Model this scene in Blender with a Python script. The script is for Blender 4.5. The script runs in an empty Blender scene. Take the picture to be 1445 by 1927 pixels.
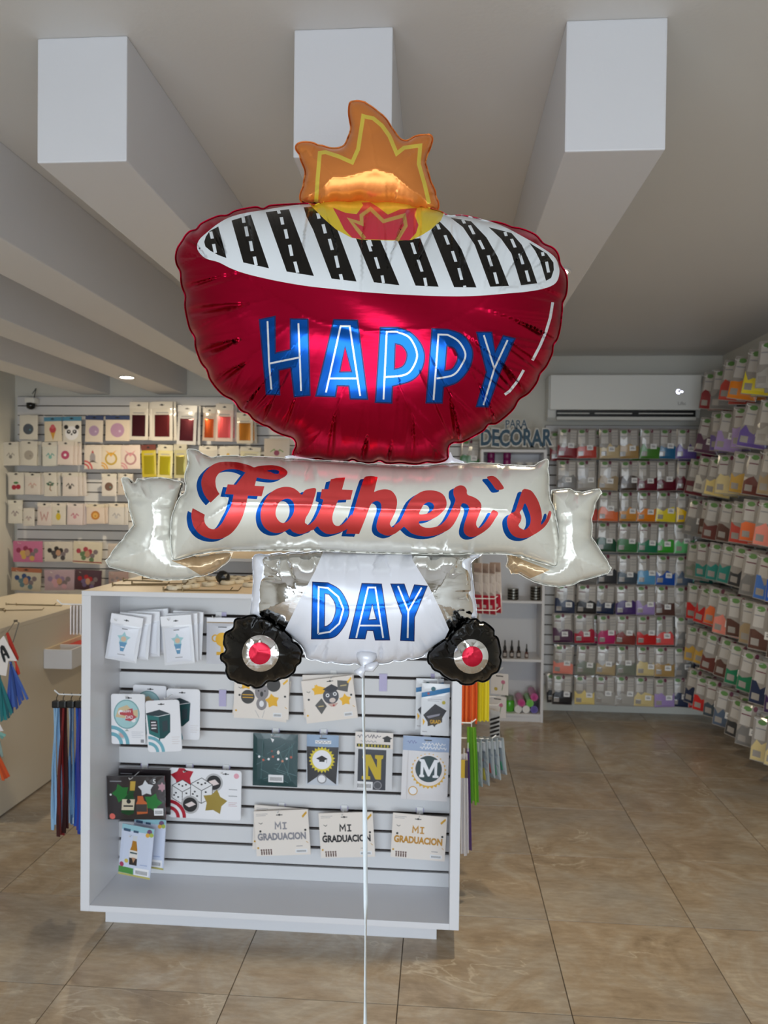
import bpy, bmesh, math, random
import numpy as np
from mathutils import Vector, Matrix, geometry
random.seed(7)
scene = bpy.context.scene
COL = scene.collection

# ---------------------------------------------------------------- camera
F = 1449.26                       # focal length in photo pixels
CU, CV = 722.5, 963.5
YAW, PIT, ROL = -0.07355281, -0.01749322, 0.01132946
CAM = np.array([0.0, 0.0, 1.619])
_fw = np.array([math.sin(YAW), math.cos(YAW), 0.0])
_rt = np.array([math.cos(YAW), -math.sin(YAW), 0.0])
_up = np.array([0.0, 0.0, 1.0])
_f2 = _fw*math.cos(PIT) + _up*math.sin(PIT)
_u2 = _up*math.cos(PIT) - _fw*math.sin(PIT)
_r3 = _rt*math.cos(ROL) + _u2*math.sin(ROL)
_u3 = _u2*math.cos(ROL) - _rt*math.sin(ROL)
cd = bpy.data.cameras.new('camera')
cam = bpy.data.objects.new('camera', cd)
COL.objects.link(cam)
cam.matrix_world = Matrix(((_r3[0], _u3[0], -_f2[0], CAM[0]), (_r3[1], _u3[1], -_f2[1], CAM[1]),
                           (_r3[2], _u3[2], -_f2[2], CAM[2]), (0, 0, 0, 1)))
cd.sensor_fit = 'HORIZONTAL'
cd.sensor_width = 36.0
cd.lens = 36.0*F/1445.0
cd.clip_start = 0.05
cd.dof.use_dof = True
cd.dof.focus_distance = 1.45
cd.dof.aperture_fstop = 9.0
scene.camera = cam

# ---------------------------------------------------------------- colour management, world, daylight
vs = scene.view_settings
vs.view_transform = 'Standard'
vs.look = 'None'
vs.exposure = 0.12
vs.gamma = 1.0
vs.use_curve_mapping = False
world = bpy.data.worlds.new('world')
scene.world = world
world.use_nodes = True
wn = world.node_tree.nodes
bg = wn['Background']
sky = wn.new('ShaderNodeTexSky')
sky.sky_type = 'NISHITA'
sky.sun_disc = False
sky.sun_elevation = math.radians(48)
sky.sun_rotation = math.radians(120)
world.node_tree.links.new(sky.outputs[0], bg.inputs[0])
bg.inputs[1].default_value = 0.22

def area_light(name, loc, rot, sx, sy, power, color, spread=None):
    l = bpy.data.lights.new(name, 'AREA')
    l.shape = 'RECTANGLE'
    l.size, l.size_y = sx, sy
    l.energy = power
    l.color = color
    if spread:
        l.spread = spread
    o = bpy.data.objects.new(name, l)
    o.location = loc
    o.rotation_euler = rot
    COL.objects.link(o)
    return o
# daylight entering by the open shop front behind the camera
area_light('shopfront_daylight_offscreen', (-0.2, -3.3, 2.05), (math.radians(82), 0, 0), 7.0, 4.0, 355.0, (0.80, 0.90, 1.0))

# ---------------------------------------------------------------- helpers
def ray(u, v):
    return _r3*((u-CU)/F) - _u3*((v-CV)/F) + _f2
def at(u, v, ax, val):
    d = ray(u, v)
    return CAM + d*((val-CAM[ax])/d[ax])
def lin(c):
    return c/12.92 if c <= 0.04045 else ((c+0.055)/1.055)**2.4
def rgb(h):
    h = h.lstrip('#')
    return tuple(lin(int(h[i:i+2], 16)/255) for i in (0, 2, 4)) + (1.0,)
MATS = {}
def mat(name, col='#cccccc', rough=0.5, metal=0.0, coat=0.0, emit=0.0, alpha=1.0, spec=0.5, trans=0.0):
    if name in MATS:
        return MATS[name]
    m = bpy.data.materials.new(name)
    m.use_nodes = True
    b = m.node_tree.nodes['Principled BSDF']
    c = rgb(col) if isinstance(col, str) else tuple(col) + (1.0,)
    b.inputs['Base Color'].default_value = c
    b.inputs['Roughness'].default_value = rough
    b.inputs['Metallic'].default_value = metal
    b.inputs['Specular IOR Level'].default_value = spec
    if coat:
        b.inputs['Coat Weight'].default_value = coat
        b.inputs['Coat Roughness'].default_value = 0.12
    if emit:
        b.inputs['Emission Color'].default_value = c
        b.inputs['Emission Strength'].default_value = emit
    if alpha < 1:
        b.inputs['Alpha'].default_value = alpha
    if trans:
        b.inputs['Transmission Weight'].default_value = trans
    MATS[name] = m
    return m
def C(h, rough=0.45, metal=0.0, coat=0.0):
    return mat('c_%s_%g_%g_%g' % (h, rough, metal, coat), h, rough, metal, coat)
def nodes(m):
    nt = m.node_tree
    return nt, nt.nodes, nt.links, nt.nodes['Principled BSDF']

def link(o, parent=None):
    COL.objects.link(o)
    if parent:
        o.parent = parent
    return o
def tag(o, label=None, cat=None, group=None, kind=None):
    if label: o['label'] = label
    if cat: o['category'] = cat
    if group: o['group'] = group
    if kind: o['kind'] = kind
    return o
def empty(name, loc=(0, 0, 0), rot=(0, 0, 0)):
    o = bpy.data.objects.new(name, None)
    o.empty_display_size = 0.05
    o.location = loc
    o.rotation_euler = rot
    return link(o)
def mesh_data(name, verts, faces, mats, midx=None, smooth=False):
    me = bpy.data.meshes.new(name)
    me.from_pydata([tuple(v) for v in verts], [], [tuple(f) for f in faces])
    if not isinstance(mats, (list, tuple)):
        mats = [mats]
    for m in mats:
        me.materials.append(m)
    if midx is not None:
        me.polygons.foreach_set('material_index', list(midx))
    if smooth:
        me.polygons.foreach_set('use_smooth', [True]*len(me.polygons))
    me.update()
    return me
def obj(name, me, parent=None, loc=(0, 0, 0), rot=(0, 0, 0)):
    o = bpy.data.objects.new(name, me)
    o.location = loc
    o.rotation_euler = rot
    return link(o, parent)
def copy_tree(o, parent=None):
    c = o.copy()
    COL.objects.link(c)
    c.parent = parent
    for ch in o.children:
        k = copy_tree(ch, c)
        k.matrix_parent_inverse = ch.matrix_parent_inverse.copy()
    return c

class MB:
    """collects solids into one mesh"""
    def __init__(self):
        self.v, self.f, self.m = [], [], []
    def add(self, v, f, m=0):
        n = len(self.v)
        self.v += [tuple(map(float, p)) for p in v]
        self.f += [tuple(i+n for i in q) for q in f]
        self.m += [m]*len(f)
        return self
    def box(self, x0, x1, y0, y1, z0, z1, m=0, bev=0.0):
        if bev > 0:
            bm = bmesh.new()
            r = bmesh.ops.create_cube(bm, size=1.0)
            for v in bm.verts:
                v.co = ((x0+x1)/2+v.co.x*(x1-x0), (y0+y1)/2+v.co.y*(y1-y0), (z0+z1)/2+v.co.z*(z1-z0))
            bmesh.ops.bevel(bm, geom=list(bm.edges), offset=bev, segments=2, affect='EDGES', profile=0.6)
            bm.verts.index_update()
            self.add([v.co for v in bm.verts], [[v.index for v in f.verts] for f in bm.faces], m)
            bm.free()
            return self
        v = [(x, y, z) for z in (z0, z1) for y in (y0, y1) for x in (x0, x1)]
        f = [(0, 2, 3, 1), (4, 5, 7, 6), (0, 1, 5, 4), (2, 6, 7, 3), (0, 4, 6, 2), (1, 3, 7, 5)]
        return self.add(v, f, m)
    def tube(self, pts, r, seg=6, m=0, cap=True):
        pts = [Vector(p) for p in pts]
        rs = r if isinstance(r, (list, tuple)) else [r]*len(pts)
        v, f = [], []
        prev = None
        for i, p in enumerate(pts):
            t = (pts[min(i+1, len(pts)-1)] - pts[max(i-1, 0)]).normalized()
            if prev is None:
                a = Vector((0, 0, 1)) if abs(t.z) < 0.9 else Vector((1, 0, 0))
                n = t.cross(a).normalized()
            else:
                n = (prev - t*prev.dot(t)).normalized()
            prev = n
            b = t.cross(n)
            for k in range(seg):
                a = 2*math.pi*k/seg
                v.append(p + (n*math.cos(a) + b*math.sin(a))*rs[i])
        for i in range(len(pts)-1):
            for k in range(seg):
                f.append((i*seg+k, i*seg+(k+1) % seg, (i+1)*seg+(k+1) % seg, (i+1)*seg+k))
        if cap:
            f.append(tuple(range(seg-1, -1, -1)))
            f.append(tuple((len(pts)-1)*seg+k for k in range(seg)))
        return self.add(v, f, m)
    def lathe(self, prof, c=(0, 0, 0), seg=16, m=0, cap=True):
        """prof: (radius, z) from bottom to top"""
        v, f = [], []
        for (r, z) in prof:
            for k in range(seg):
                a = 2*math.pi*k/seg
                v.append((c[0]+r*math.cos(a), c[1]+r*math.sin(a), c[2]+z))
        for i in range(len(prof)-1):
            for k in range(seg):
                f.append((i*seg+k, i*seg+(k+1) % seg, (i+1)*seg+(k+1) % seg, (i+1)*seg+k))
        if cap:
            f.append(tuple(range(seg-1, -1, -1)))
            f.append(tuple((len(prof)-1)*seg+k for k in range(seg)))
        return self.add(v, f, m)
    def build(self, name, mats, parent=None, loc=(0, 0, 0), rot=(0, 0, 0), smooth=False):
        return obj(name, mesh_data(name, self.v, self.f, mats, self.m, smooth), parent, loc, rot)

# ---- flat shapes with printed regions
def resample(poly, step, closed=True):
    P = np.array(poly, float)
    if closed:
        P = np.vstack([P, P[:1]])
    out = []
    for a, b in zip(P[:-1], P[1:]):
        n = max(1, int(round(np.linalg.norm(b-a)/step)))
        for k in range(n):
            out.append(a+(b-a)*k/n)
    return np.array(out)
def smooth_poly(poly, step, closed=True):
    """Catmull-Rom through the points"""
    P = np.array(poly, float)
    n = len(P)
    out = []
    for i in range(n if closed else n-1):
        if closed:
            p0, p1, p2, p3 = P[i-1], P[i], P[(i+1) % n], P[(i+2) % n]
        else:
            p0, p1, p2, p3 = P[max(i-1, 0)], P[i], P[i+1], P[min(i+2, n-1)]
        k = max(1, int(round(np.linalg.norm(p2-p1)/step)))
        for j in range(k):
            t = j/k
            out.append(0.5*(2*p1+(p2-p0)*t+(2*p0-5*p1+4*p2-p3)*t*t+(3*p1-p0-3*p2+p3)*t**3))
    if not closed:
        out.append(P[-1])
    return np.array(out)
def inside(poly, pts):
    P = np.array(poly, float)
    x, y = pts[:, 0], pts[:, 1]
    r = np.zeros(len(pts), bool)
    a = P
    b = np.roll(P, -1, 0)
    for (x1, y1), (x2, y2) in zip(a, b):
        c = (y1 > y) != (y2 > y)
        if not c.any():
            continue
        xi = (x2-x1)*(y-y1)/((y2-y1) if y2 != y1 else 1e-12)+x1
        r ^= c & (x < xi)
    return r
def stroke(pts, w, closed=False):
    """polyline to filled ribbon outline"""
    P = np.array(pts, float)
    n = len(P)
    L, R = [], []
    for i in range(n):
        a = P[i-1] if (closed or i > 0) else P[i]
        b = P[(i+1) % n] if (closed or i < n-1) else P[i]
        t1 = (P[i]-a)
        t2 = (b-P[i])
        l1, l2 = np.linalg.norm(t1), np.linalg.norm(t2)
        t1 = t1/l1 if l1 > 0 else t2/l2
        t2 = t2/l2 if l2 > 0 else t1
        t = t1+t2
        t = t/max(np.linalg.norm(t), 1e-9)
        nn = np.array([-t[1], t[0]])
        k = 1/max(0.45, abs(np.dot(t, t1)))
        L.append(P[i]+nn*w/2*k)
        R.append(P[i]-nn*w/2*k)
    if closed:
        return [np.array(L), np.array(R)]         # ring: even-odd of the two
    return [np.array(L+R[::-1])]
def circle(c, r, n=24, ry=None):
    ry = r if ry is None else ry
    return [np.array([(c[0]+r*math.cos(2*math.pi*k/n), c[1]+ry*math.sin(2*math.pi*k/n)) for k in range(n)])]
def rect(x0, y0, x1, y1):
    return [np.array([(x0, y0), (x1, y0), (x1, y1), (x0, y1)], float)]
def star(c, r, n=5, inner=0.5, rot=90):
    return [np.array([(c[0]+(r if k % 2 == 0 else r*inner)*math.cos(math.radians(rot+180*k/n)),
                       c[1]+(r if k % 2 == 0 else r*inner)*math.sin(math.radians(rot+180*k/n))) for k in range(2*n)])]
def cdt(outline, prints, extra=None):
    """triangulate outline with the print borders as edges; prints = [(loops, index)], later ones on top"""
    pts, edges = [], []
    for loops in [[outline]] + [p[0] for p in prints]:
        for lp in loops:
            n = len(pts)
            pts += [tuple(map(float, q)) for q in lp]
            edges += [(n+i, n+(i+1) % len(lp)) for i in range(len(lp))]
    if extra is not None and len(extra):
        pts += [tuple(map(float, q)) for q in extra]
    vo, eo, fo, _, _, _ = geometry.delaunay_2d_cdt([Vector(p) for p in pts], edges, [], 0, 1e-5)
    V = np.array([(v.x, v.y) for v in vo])
    T = np.array([f for f in fo], int)
    cen = V[T].mean(1)
    keep = inside(outline, cen)
    T, cen = T[keep], cen[keep]
    mi = np.zeros(len(T), int)
    for loops, idx in prints:
        ins = np.zeros(len(T), bool)
        for lp in loops:
            ins ^= inside(lp, cen)
        mi[ins] = idx
    return V, T, mi

_TXT = {}
def text_tris(s, size=1.0, offset=0.0, spacing=1.0):
    key = (s, offset, spacing)
    if key not in _TXT:
        cu = bpy.data.curves.new('t', 'FONT')
        cu.body = s
        cu.size = 1.0
        cu.offset = offset
        cu.resolution_u = 3
        cu.space_character = spacing
        o = bpy.data.objects.new('t', cu)
        COL.objects.link(o)
        dg = bpy.context.evaluated_depsgraph_get()
        me = o.evaluated_get(dg).to_mesh()
        v = np.array([(p.co.x, p.co.y) for p in me.vertices])
        me.calc_loop_triangles()
        t = [tuple(q.vertices) for q in me.loop_triangles]
        o.evaluated_get(dg).to_mesh_clear()
        bpy.data.objects.remove(o)
        bpy.data.curves.remove(cu)
        _TXT[key] = (v, t)
    v, t = _TXT[key]
    return v*size, t

# ---------------------------------------------------------------- room materials
def paint(name, col, rough=0.55, bump=0.04, scale=90):
    m = mat(name, col, rough)
    nt, N, L, B = nodes(m)
    tc = N.new('ShaderNodeTexCoord')
    nz = N.new('ShaderNodeTexNoise')
    nz.inputs['Scale'].default_value = scale
    nz.inputs['Detail'].default_value = 4
    bp = N.new('ShaderNodeBump')
    bp.inputs['Strength'].default_value = bump
    bp.inputs['Distance'].default_value = 0.01
    L.new(tc.outputs['Object'], nz.inputs['Vector'])
    L.new(nz.outputs['Fac'], bp.inputs['Height'])
    L.new(bp.outputs['Normal'], B.inputs['Normal'])
    nz2 = N.new('ShaderNodeTexNoise')
    nz2.inputs['Scale'].default_value = 1.3
    nz2.inputs['Detail'].default_value = 3
    rp = N.new('ShaderNodeValToRGB')
    c = rgb(col)
    rp.color_ramp.elements[0].color = tuple(x*0.93 for x in c[:3]) + (1,)
    rp.color_ramp.elements[1].color = c
    L.new(tc.outputs['Object'], nz2.inputs['Vector'])
    L.new(nz2.outputs['Fac'], rp.inputs['Fac'])
    L.new(rp.outputs['Color'], B.inputs['Base Color'])
    return m
M_WALL = paint('wall_paint', '#dcd9cf')
M_CEIL = paint('ceiling_paint', '#dedcd9', 0.5)
M_BEAM = paint('beam_paint', '#dddde0', 0.45)
M_WHITE = paint('white_melamine', '#e2e1e4', 0.35, 0.01, 40)
M_SLAT = paint('slat_melamine', '#dcdbdc', 0.38, 0.01, 40)
M_DARK = mat('groove_dark', '#2a1f1b', 0.8)
M_COUNTER = paint('counter_melamine', '#d6cbb8', 0.4, 0.01, 40)
M_GROUT = mat('grout', '#4a3f33', 0.9)
M_METAL = mat('hook_metal', '#d8d8d8', 0.25, 1.0)
M_WIRE = mat('white_wire', '#ecebea', 0.35)
M_BLACK = mat('black_plastic', '#141414', 0.35)
M_STEEL = mat('dark_steel', '#6b655c', 0.35, 0.9)

def wood_top():
    m = mat('maple_top', '#e8c79c', 0.42)
    nt, N, L, B = nodes(m)
    tc = N.new('ShaderNodeTexCoord')
    mp = N.new('ShaderNodeMapping')
    mp.inputs['Scale'].default_value = (1.2, 14, 1)
    nz = N.new('ShaderNodeTexNoise')
    nz.inputs['Scale'].default_value = 5
    nz.inputs['Detail'].default_value = 6
    rp = N.new('ShaderNodeValToRGB')
    rp.color_ramp.elements[0].color = rgb('#dcc19c')
    rp.color_ramp.elements[1].color = rgb('#ecd9bd')
    L.new(tc.outputs['Object'], mp.inputs['Vector'])
    L.new(mp.outputs['Vector'], nz.inputs['Vector'])
    L.new(nz.outputs['Fac'], rp.inputs['Fac'])
    L.new(rp.outputs['Color'], B.inputs['Base Color'])
    return m
M_TOP = wood_top()

def tile_material():
    m = mat('stone_tile', '#9c8468', 0.24)
    nt, N, L, B = nodes(m)
    B.inputs['Specular IOR Level'].default_value = 0.55
    tc = N.new('ShaderNodeTexCoord')
    oi = N.new('ShaderNodeObjectInfo')
    ml = N.new('ShaderNodeMath'); ml.operation = 'MULTIPLY'; ml.inputs[1].default_value = 57.0
    cb = N.new('ShaderNodeCombineXYZ')
    L.new(oi.outputs['Random'], ml.inputs[0])
    for k in range(3):
        L.new(ml.outputs[0], cb.inputs[k])
    ad = N.new('ShaderNodeVectorMath'); ad.operation = 'ADD'
    L.new(tc.outputs['Object'], ad.inputs[0])
    L.new(cb.outputs[0], ad.inputs[1])
    # large clouds
    n1 = N.new('ShaderNodeTexNoise')
    n1.inputs['Scale'].default_value = 3.2; n1.inputs['Detail'].default_value = 8
    n1.inputs['Roughness'].default_value = 0.62; n1.inputs['Distortion'].default_value = 1.6
    r1 = N.new('ShaderNodeValToRGB')
    e = r1.color_ramp.elements
    e[0].position = 0.28; e[0].color = rgb('#9a8871')
    e[1].position = 0.74; e[1].color = rgb('#d2c4af')
    k = e.new(0.46); k.color = rgb('#b4a189')
    k = e.new(0.6); k.color = rgb('#bdb09e')
    # grey patches
    n2 = N.new('ShaderNodeTexNoise')
    n2.inputs['Scale'].default_value = 1.7; n2.inputs['Detail'].default_value = 5; n2.inputs['Distortion'].default_value = 0.8
    r2 = N.new('ShaderNodeValToRGB')
    r2.color_ramp.elements[0].position = 0.48; r2.color_ramp.elements[0].color = (0, 0, 0, 1)
    r2.color_ramp.elements[1].position = 0.7; r2.color_ramp.elements[1].color = (0.75, 0.75, 0.75, 1)
    mx = N.new('ShaderNodeMixRGB'); mx.inputs[2].default_value = rgb('#a6a098')
    # fine grain streaks
    mp = N.new('ShaderNodeMapping')
    mp.inputs['Rotation'].default_value = (0, 0, 0.75)
    mp.inputs['Scale'].default_value = (4, 16, 4)
    n3 = N.new('ShaderNodeTexNoise')
    n3.inputs['Scale'].default_value = 3.5; n3.inputs['Detail'].default_value = 9; n3.inputs['Roughness'].default_value = 0.7
    r3 = N.new('ShaderNodeValToRGB')
    r3.color_ramp.elements[0].position = 0.3; r3.color_ramp.elements[0].color = (0.72, 0.68, 0.63, 1)
    r3.color_ramp.elements[1].position = 0.7; r3.color_ramp.elements[1].color = (1.12, 1.1, 1.07, 1)
    mu = N.new('ShaderNodeMixRGB'); mu.blend_type = 'MULTIPLY'; mu.inputs[0].default_value = 0.85
    # pale veins
    mp2 = N.new('ShaderNodeMapping'); mp2.inputs['Rotation'].default_value = (0, 0, 0.6); mp2.inputs['Scale'].default_value = (1, 2.1, 1)
    n4 = N.new('ShaderNodeTexNoise')
    n4.inputs['Scale'].default_value = 2.3; n4.inputs['Detail'].default_value = 7; n4.inputs['Distortion'].default_value = 0.9
    sb = N.new('ShaderNodeMath'); sb.operation = 'SUBTRACT'; sb.inputs[1].default_value = 0.5
    ab = N.new('ShaderNodeMath'); ab.operation = 'ABSOLUTE'
    r4 = N.new('ShaderNodeValToRGB')
    r4.color_ramp.elements[0].position = 0.0; r4.color_ramp.elements[0].color = (0.62, 0.62, 0.62, 1)
    r4.color_ramp.elements[1].position = 0.011; r4.color_ramp.elements[1].color = (0, 0, 0, 1)
    n5 = N.new('ShaderNodeTexNoise'); n5.inputs['Scale'].default_value = 3.0
    r5 = N.new('ShaderNodeValToRGB')
    r5.color_ramp.elements[0].position = 0.52; r5.color_ramp.elements[0].color = (0, 0, 0, 1)
    r5.color_ramp.elements[1].position = 0.62; r5.color_ramp.elements[1].color = (1, 1, 1, 1)
    vm = N.new('ShaderNodeMath'); vm.operation = 'MULTIPLY'
    mv = N.new('ShaderNodeMixRGB'); mv.inputs[2].default_value = rgb('#dccdb6')
    for n in (n1, n2, n5):
        L.new(ad.outputs[0], n.inputs['Vector'])
    L.new(ad.outputs[0], mp.inputs['Vector']); L.new(mp.outputs[0], n3.inputs['Vector'])
    L.new(ad.outputs[0], mp2.inputs['Vector']); L.new(mp2.outputs[0], n4.inputs['Vector'])
    L.new(n1.outputs['Fac'], r1.inputs[0]); L.new(n2.outputs['Fac'], r2.inputs[0]); L.new(n3.outputs['Fac'], r3.inputs[0])
    L.new(n4.outputs['Fac'], sb.inputs[0]); L.new(sb.outputs[0], ab.inputs[0]); L.new(ab.outputs[0], r4.inputs[0])
    L.new(n5.outputs['Fac'], r5.inputs[0])
    L.new(r4.outputs[0], vm.inputs[0]); L.new(r5.outputs[0], vm.inputs[1])
    L.new(r2.outputs[0], mx.inputs[0]); L.new(r1.outputs[0], mx.inputs[1])
    L.new(mx.outputs[0], mu.inputs[1]); L.new(r3.outputs[0], mu.inputs[2])
    L.new(vm.outputs[0], mv.inputs[0]); L.new(mu.outputs[0], mv.inputs[1])
    L.new(mv.outputs[0], B.inputs['Base Color'])
    bp = N.new('ShaderNodeBump'); bp.inputs['Strength'].default_value = 0.03; bp.inputs['Distance'].default_value = 0.01
    L.new(n3.outputs['Fac'], bp.inputs['Height']); L.new(bp.outputs[0], B.inputs['Normal'])
    return m
M_TILE = tile_material()

# ---------------------------------------------------------------- room shell
XL, XR, YF, YB, ZC = -3.44, 2.105, -1.6, 6.0, 2.725
WT = 0.15
floor = MB().box(XL, XR, YF, YB, -0.12, -0.004).build('floor', M_GROUT)
tag(floor, kind='structure')
TS = 0.55
TX0, TY0 = -1.2176, 2.4343
tile_me = {}
def tile_mesh(w, d):
    k = (round(w, 3), round(d, 3))
    if k not in tile_me:
        tile_me[k] = mesh_data('tile', *(lambda b: (b.v, b.f))(MB().box(0, w, 0, d, -0.008, 0.0, bev=0.0012)), M_TILE)
    return tile_me[k]
g = 0.0016
for i in range(-5, 8):
    for j in range(-8, 8):
        x0, x1 = max(TX0+i*TS, XL)+g, min(TX0+(i+1)*TS, XR)-g
        y0, y1 = max(TY0+j*TS, YF)+g, min(TY0+(j+1)*TS, YB)-g
        if x1-x0 > 0.02 and y1-y0 > 0.02:
            obj('tile', tile_mesh(x1-x0, y1-y0), floor, (x0, y0, 0))
tag(MB().box(XL, XR, YF, YB, ZC, ZC+0.1).build('ceiling', M_CEIL), kind='structure')
tag(MB().box(XL-WT, XR+WT, YB, YB+WT, -0.12, ZC+0.1).build('wall_back', M_WALL), kind='structure')
tag(MB().box(XL-WT, XL, YF, YB, -0.12, ZC+0.1).build('wall_left', M_WALL), kind='structure')
tag(MB().box(XR, XR+WT, YF, YB, -0.12, ZC+0.1).build('wall_right', M_WALL), kind='structure')
fw_ = MB()
OX0, OX1, OZ = -2.4, 1.85, 2.12
fw_.box(XL-WT, OX0, YF-WT, YF, -0.12, ZC+0.1).box(OX1, XR+WT, YF-WT, YF, -0.12, ZC+0.1).box(OX0, OX1, YF-WT, YF, OZ, ZC+0.1)
tag(fw_.build('wall_front', M_WALL), kind='structure')
M_PAVE = paint('pavement', '#b9b2a6', 0.8, 0.1, 30)
tag(MB().box(-14, 12, -16, YF-0.001, -0.2, -0.1).build('pavement', M_PAVE), kind='structure')

# ceiling beams (boxed joists), the lamps sit in their undersides
BZ = 2.425
BY = 1.82
lamp_spots = []
for k, (x0, x1) in enumerate([(0.275, 0.503), (-0.36, -0.126), (-0.99, -0.766), (-1.62, -1.392), (-2.25, -2.022), (-2.88, -2.652)]):
    b = MB().box(x0, x1, BY, YB, BZ, ZC, bev=0.004).build('trim_%d' % (k+1), M_BEAM)
    tag(b, kind='structure')
    if k == 0:
        lamp_spots.append(((x0+x1)/2, 2.76))
    if k == 4:
        lamp_spots.append(((x0+x1)/2, 5.1))
M_LAMP = mat('lamp_diffuser', (1.0, 0.93, 0.8), 0.4, emit=14.0)
M_RIM = mat('lamp_rim', '#f0efec', 0.4)
for n, (x, y) in enumerate(lamp_spots):
    t = empty('downlight', (x, y, BZ))
    tag(t, ('round downlight glowing in the beam that runs toward the air conditioner', 'round downlight glowing in the beam nearest the security camera')[n], 'downlight', 'downlights in the ceiling beams')
    ring = MB().lathe([(0.046, 0.0), (0.056, -0.004), (0.056, -0.0065), (0.049, -0.007), (0.046, -0.0065)], seg=28, cap=False)
    ring.build('rim', M_RIM, t)
    MB().lathe([(0.0455, -0.001), (0.0455, -0.003), (0.02, -0.0045)], seg=28).build('diffuser', M_LAMP, t)
    l = bpy.data.lights.new('downlight_lamp', 'AREA')
    l.shape = 'DISK'; l.size = 0.09; l.energy = 16.0; l.color = (1.0, 0.84, 0.58)
    lo = bpy.data.objects.new('downlight_lamp', l)
    lo.location = (x, y, BZ-0.012)
    COL.objects.link(lo)

# ---------------------------------------------------------------- slat walls
SP = 0.0765
def slat_strip(length, h=0.0685, t=0.016, ma=M_SLAT):
    return mesh_data('slat', *(lambda b: (b.v, b.f))(MB().box(0, length, 0, t, 0, h, bev=0.0018)), ma)
def slat_panel(name, label, x0, x1, yfront, zg, nup, ndown, ma, rotz=0, origin=None):
    """slats run along local x, front at local y=0; zg = height of one groove centre"""
    t = empty(name, (x0, yfront, 0) if origin is None else origin, (0, 0, rotz))
    tag(t, label, 'slatwall')
    L_ = x1-x0
    zlo, zhi = zg-ndown*SP, zg+nup*SP
    MB().box(0, L_, 0.014, 0.024, zlo, zhi).build('backing_board', M_DARK, t)
    me = slat_strip(L_, ma=ma)
    for k in range(-ndown, nup):
        obj('slat', me, t, (0, 0, zg+k*SP+0.004))
    return t
YS = YB-0.032
zg = at(100, 763.7, 1, YS)[2]
slat_panel('slatwall_panel', 'pale slatwall on back wall behind the party packs and counter', -3.405, 0.20, YS, zg, 1, 24, M_SLAT)
slat_panel('slatwall_panel', 'slatwall on back wall below the air conditioner, covered with balloon bags', 0.79, 2.06, YS, at(1100, 800, 1, YS)[2], 0, 26, M_SLAT)
XS = XR-0.032
slat_panel('slatwall_panel', 'slatwall on right wall covered with rows of balloon bags', 0, 2.9, 0, 2.62, 0, 33, M_SLAT, rotz=-math.pi/2, origin=(XS, 5.93, 0))


# ---------------------------------------------------------------- display cabinet (double sided gondola)
CY, CYP, CYB = 2.70, 2.955, 3.26
CX0, CX1 = -1.295, 0.082
CZT = at(147, 1111, 1, CY)[2]
cab = empty('display_cabinet', ((CX0+CX1)/2, (CY+CYB)/2, 0))
tag(cab, 'white open display cabinet with slatwall back and maple top in the middle of the shop', 'cabinet')
def cpart(name, mb, ma):
    o = mb.build(name, ma, cab)
    o.location = (-(CX0+CX1)/2, -(CY+CYB)/2, 0)
    return o
PT = 0.034
cpart('side_panel', MB().box(CX0, CX0+PT, CY, CYB, 0.10, CZT-0.018, bev=0.0015), M_WHITE)
cpart('side_panel', MB().box(CX1-PT, CX1, CY, CYB, 0.10, CZT-0.018, bev=0.0015), M_WHITE)
cpart('top_panel', MB().box(CX0, CX1, CY, CYB, CZT-0.018, CZT-0.0012, bev=0.001), M_WHITE)
cpart('top_laminate', MB().box(CX0+0.004, CX1-0.004, CY+0.004, CYB-0.004, CZT-0.0012, CZT), M_TOP)
cpart('bottom_panel', MB().box(CX0+PT, CX1-PT, CY, CYB, 0.10, 0.122, bev=0.0015), M_WHITE)
cpart('plinth', MB().box(-1.25, 0.004, 2.812, 3.15, 0.0, 0.10, bev=0.001), M_WHITE)
cbk = cpart('backing_board', MB().box(CX0+PT, CX1-PT, CYP+0.014, CYP+0.03, 0.122, CZT-0.018), M_DARK)
za, zb = at(240, 1155, 1, CYP)[2], at(240, 1614, 1, CYP)[2]
csp = (za-zb)/13
sl_me = mesh_data('slat', *(lambda b: (b.v, b.f))(MB().box(CX0+PT, CX1-PT, 0, 0.014, 0, csp-0.0115, bev=0.0016)), M_SLAT)
k = 0
while za-k*csp > 0.13:
    z1 = za-k*csp
    o = obj('slat', sl_me, cbk, (0, CYP, z1-csp+0.0055))
    if z1-csp < 0.12:
        o.scale.z = max(0.05, (z1-0.1265)/(csp-0.0115)); o.location.z = 0.1225
    k += 1
o = obj('slat', sl_me, cbk, (0, CYP, za+0.0055))
o.scale.z = (CZT-0.018-0.008-za-0.004)/(csp-0.0115)

# ---------------------------------------------------------------- sales counter
KX = -2.178
KZ = at(0, 1183, 0, KX)[2]
KY1 = at(41, 1116, 2, KZ)[1]
KX0 = -2.85
ct = empty('sales_counter', ((KX+KX0)/2, 3.9, 0))
tag(ct, 'long beige sales counter with flat side running to the back of the shop', 'counter')
def kpart(name, mb, ma):
    o = mb.build(name, ma, ct)
    o.location = (-(KX+KX0)/2, -3.9, 0)
    return o
kpart('top', MB().box(KX0, KX, 2.5, KY1, KZ-0.022, KZ, bev=0.0012), M_COUNTER)
kpart('side_panel', MB().box(KX-0.02, KX-0.001, 2.5, KY1, 0.008, KZ-0.0225, bev=0.0012), M_COUNTER)
kpart('inner_panel', MB().box(KX0, KX0+0.018, 2.5, KY1, 0.0, KZ-0.0225), M_COUNTER)
kpart('end_panel', MB().box(KX0+0.018, KX-0.02, KY1-0.018, KY1, 0.0, KZ-0.0225), M_COUNTER)
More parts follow.
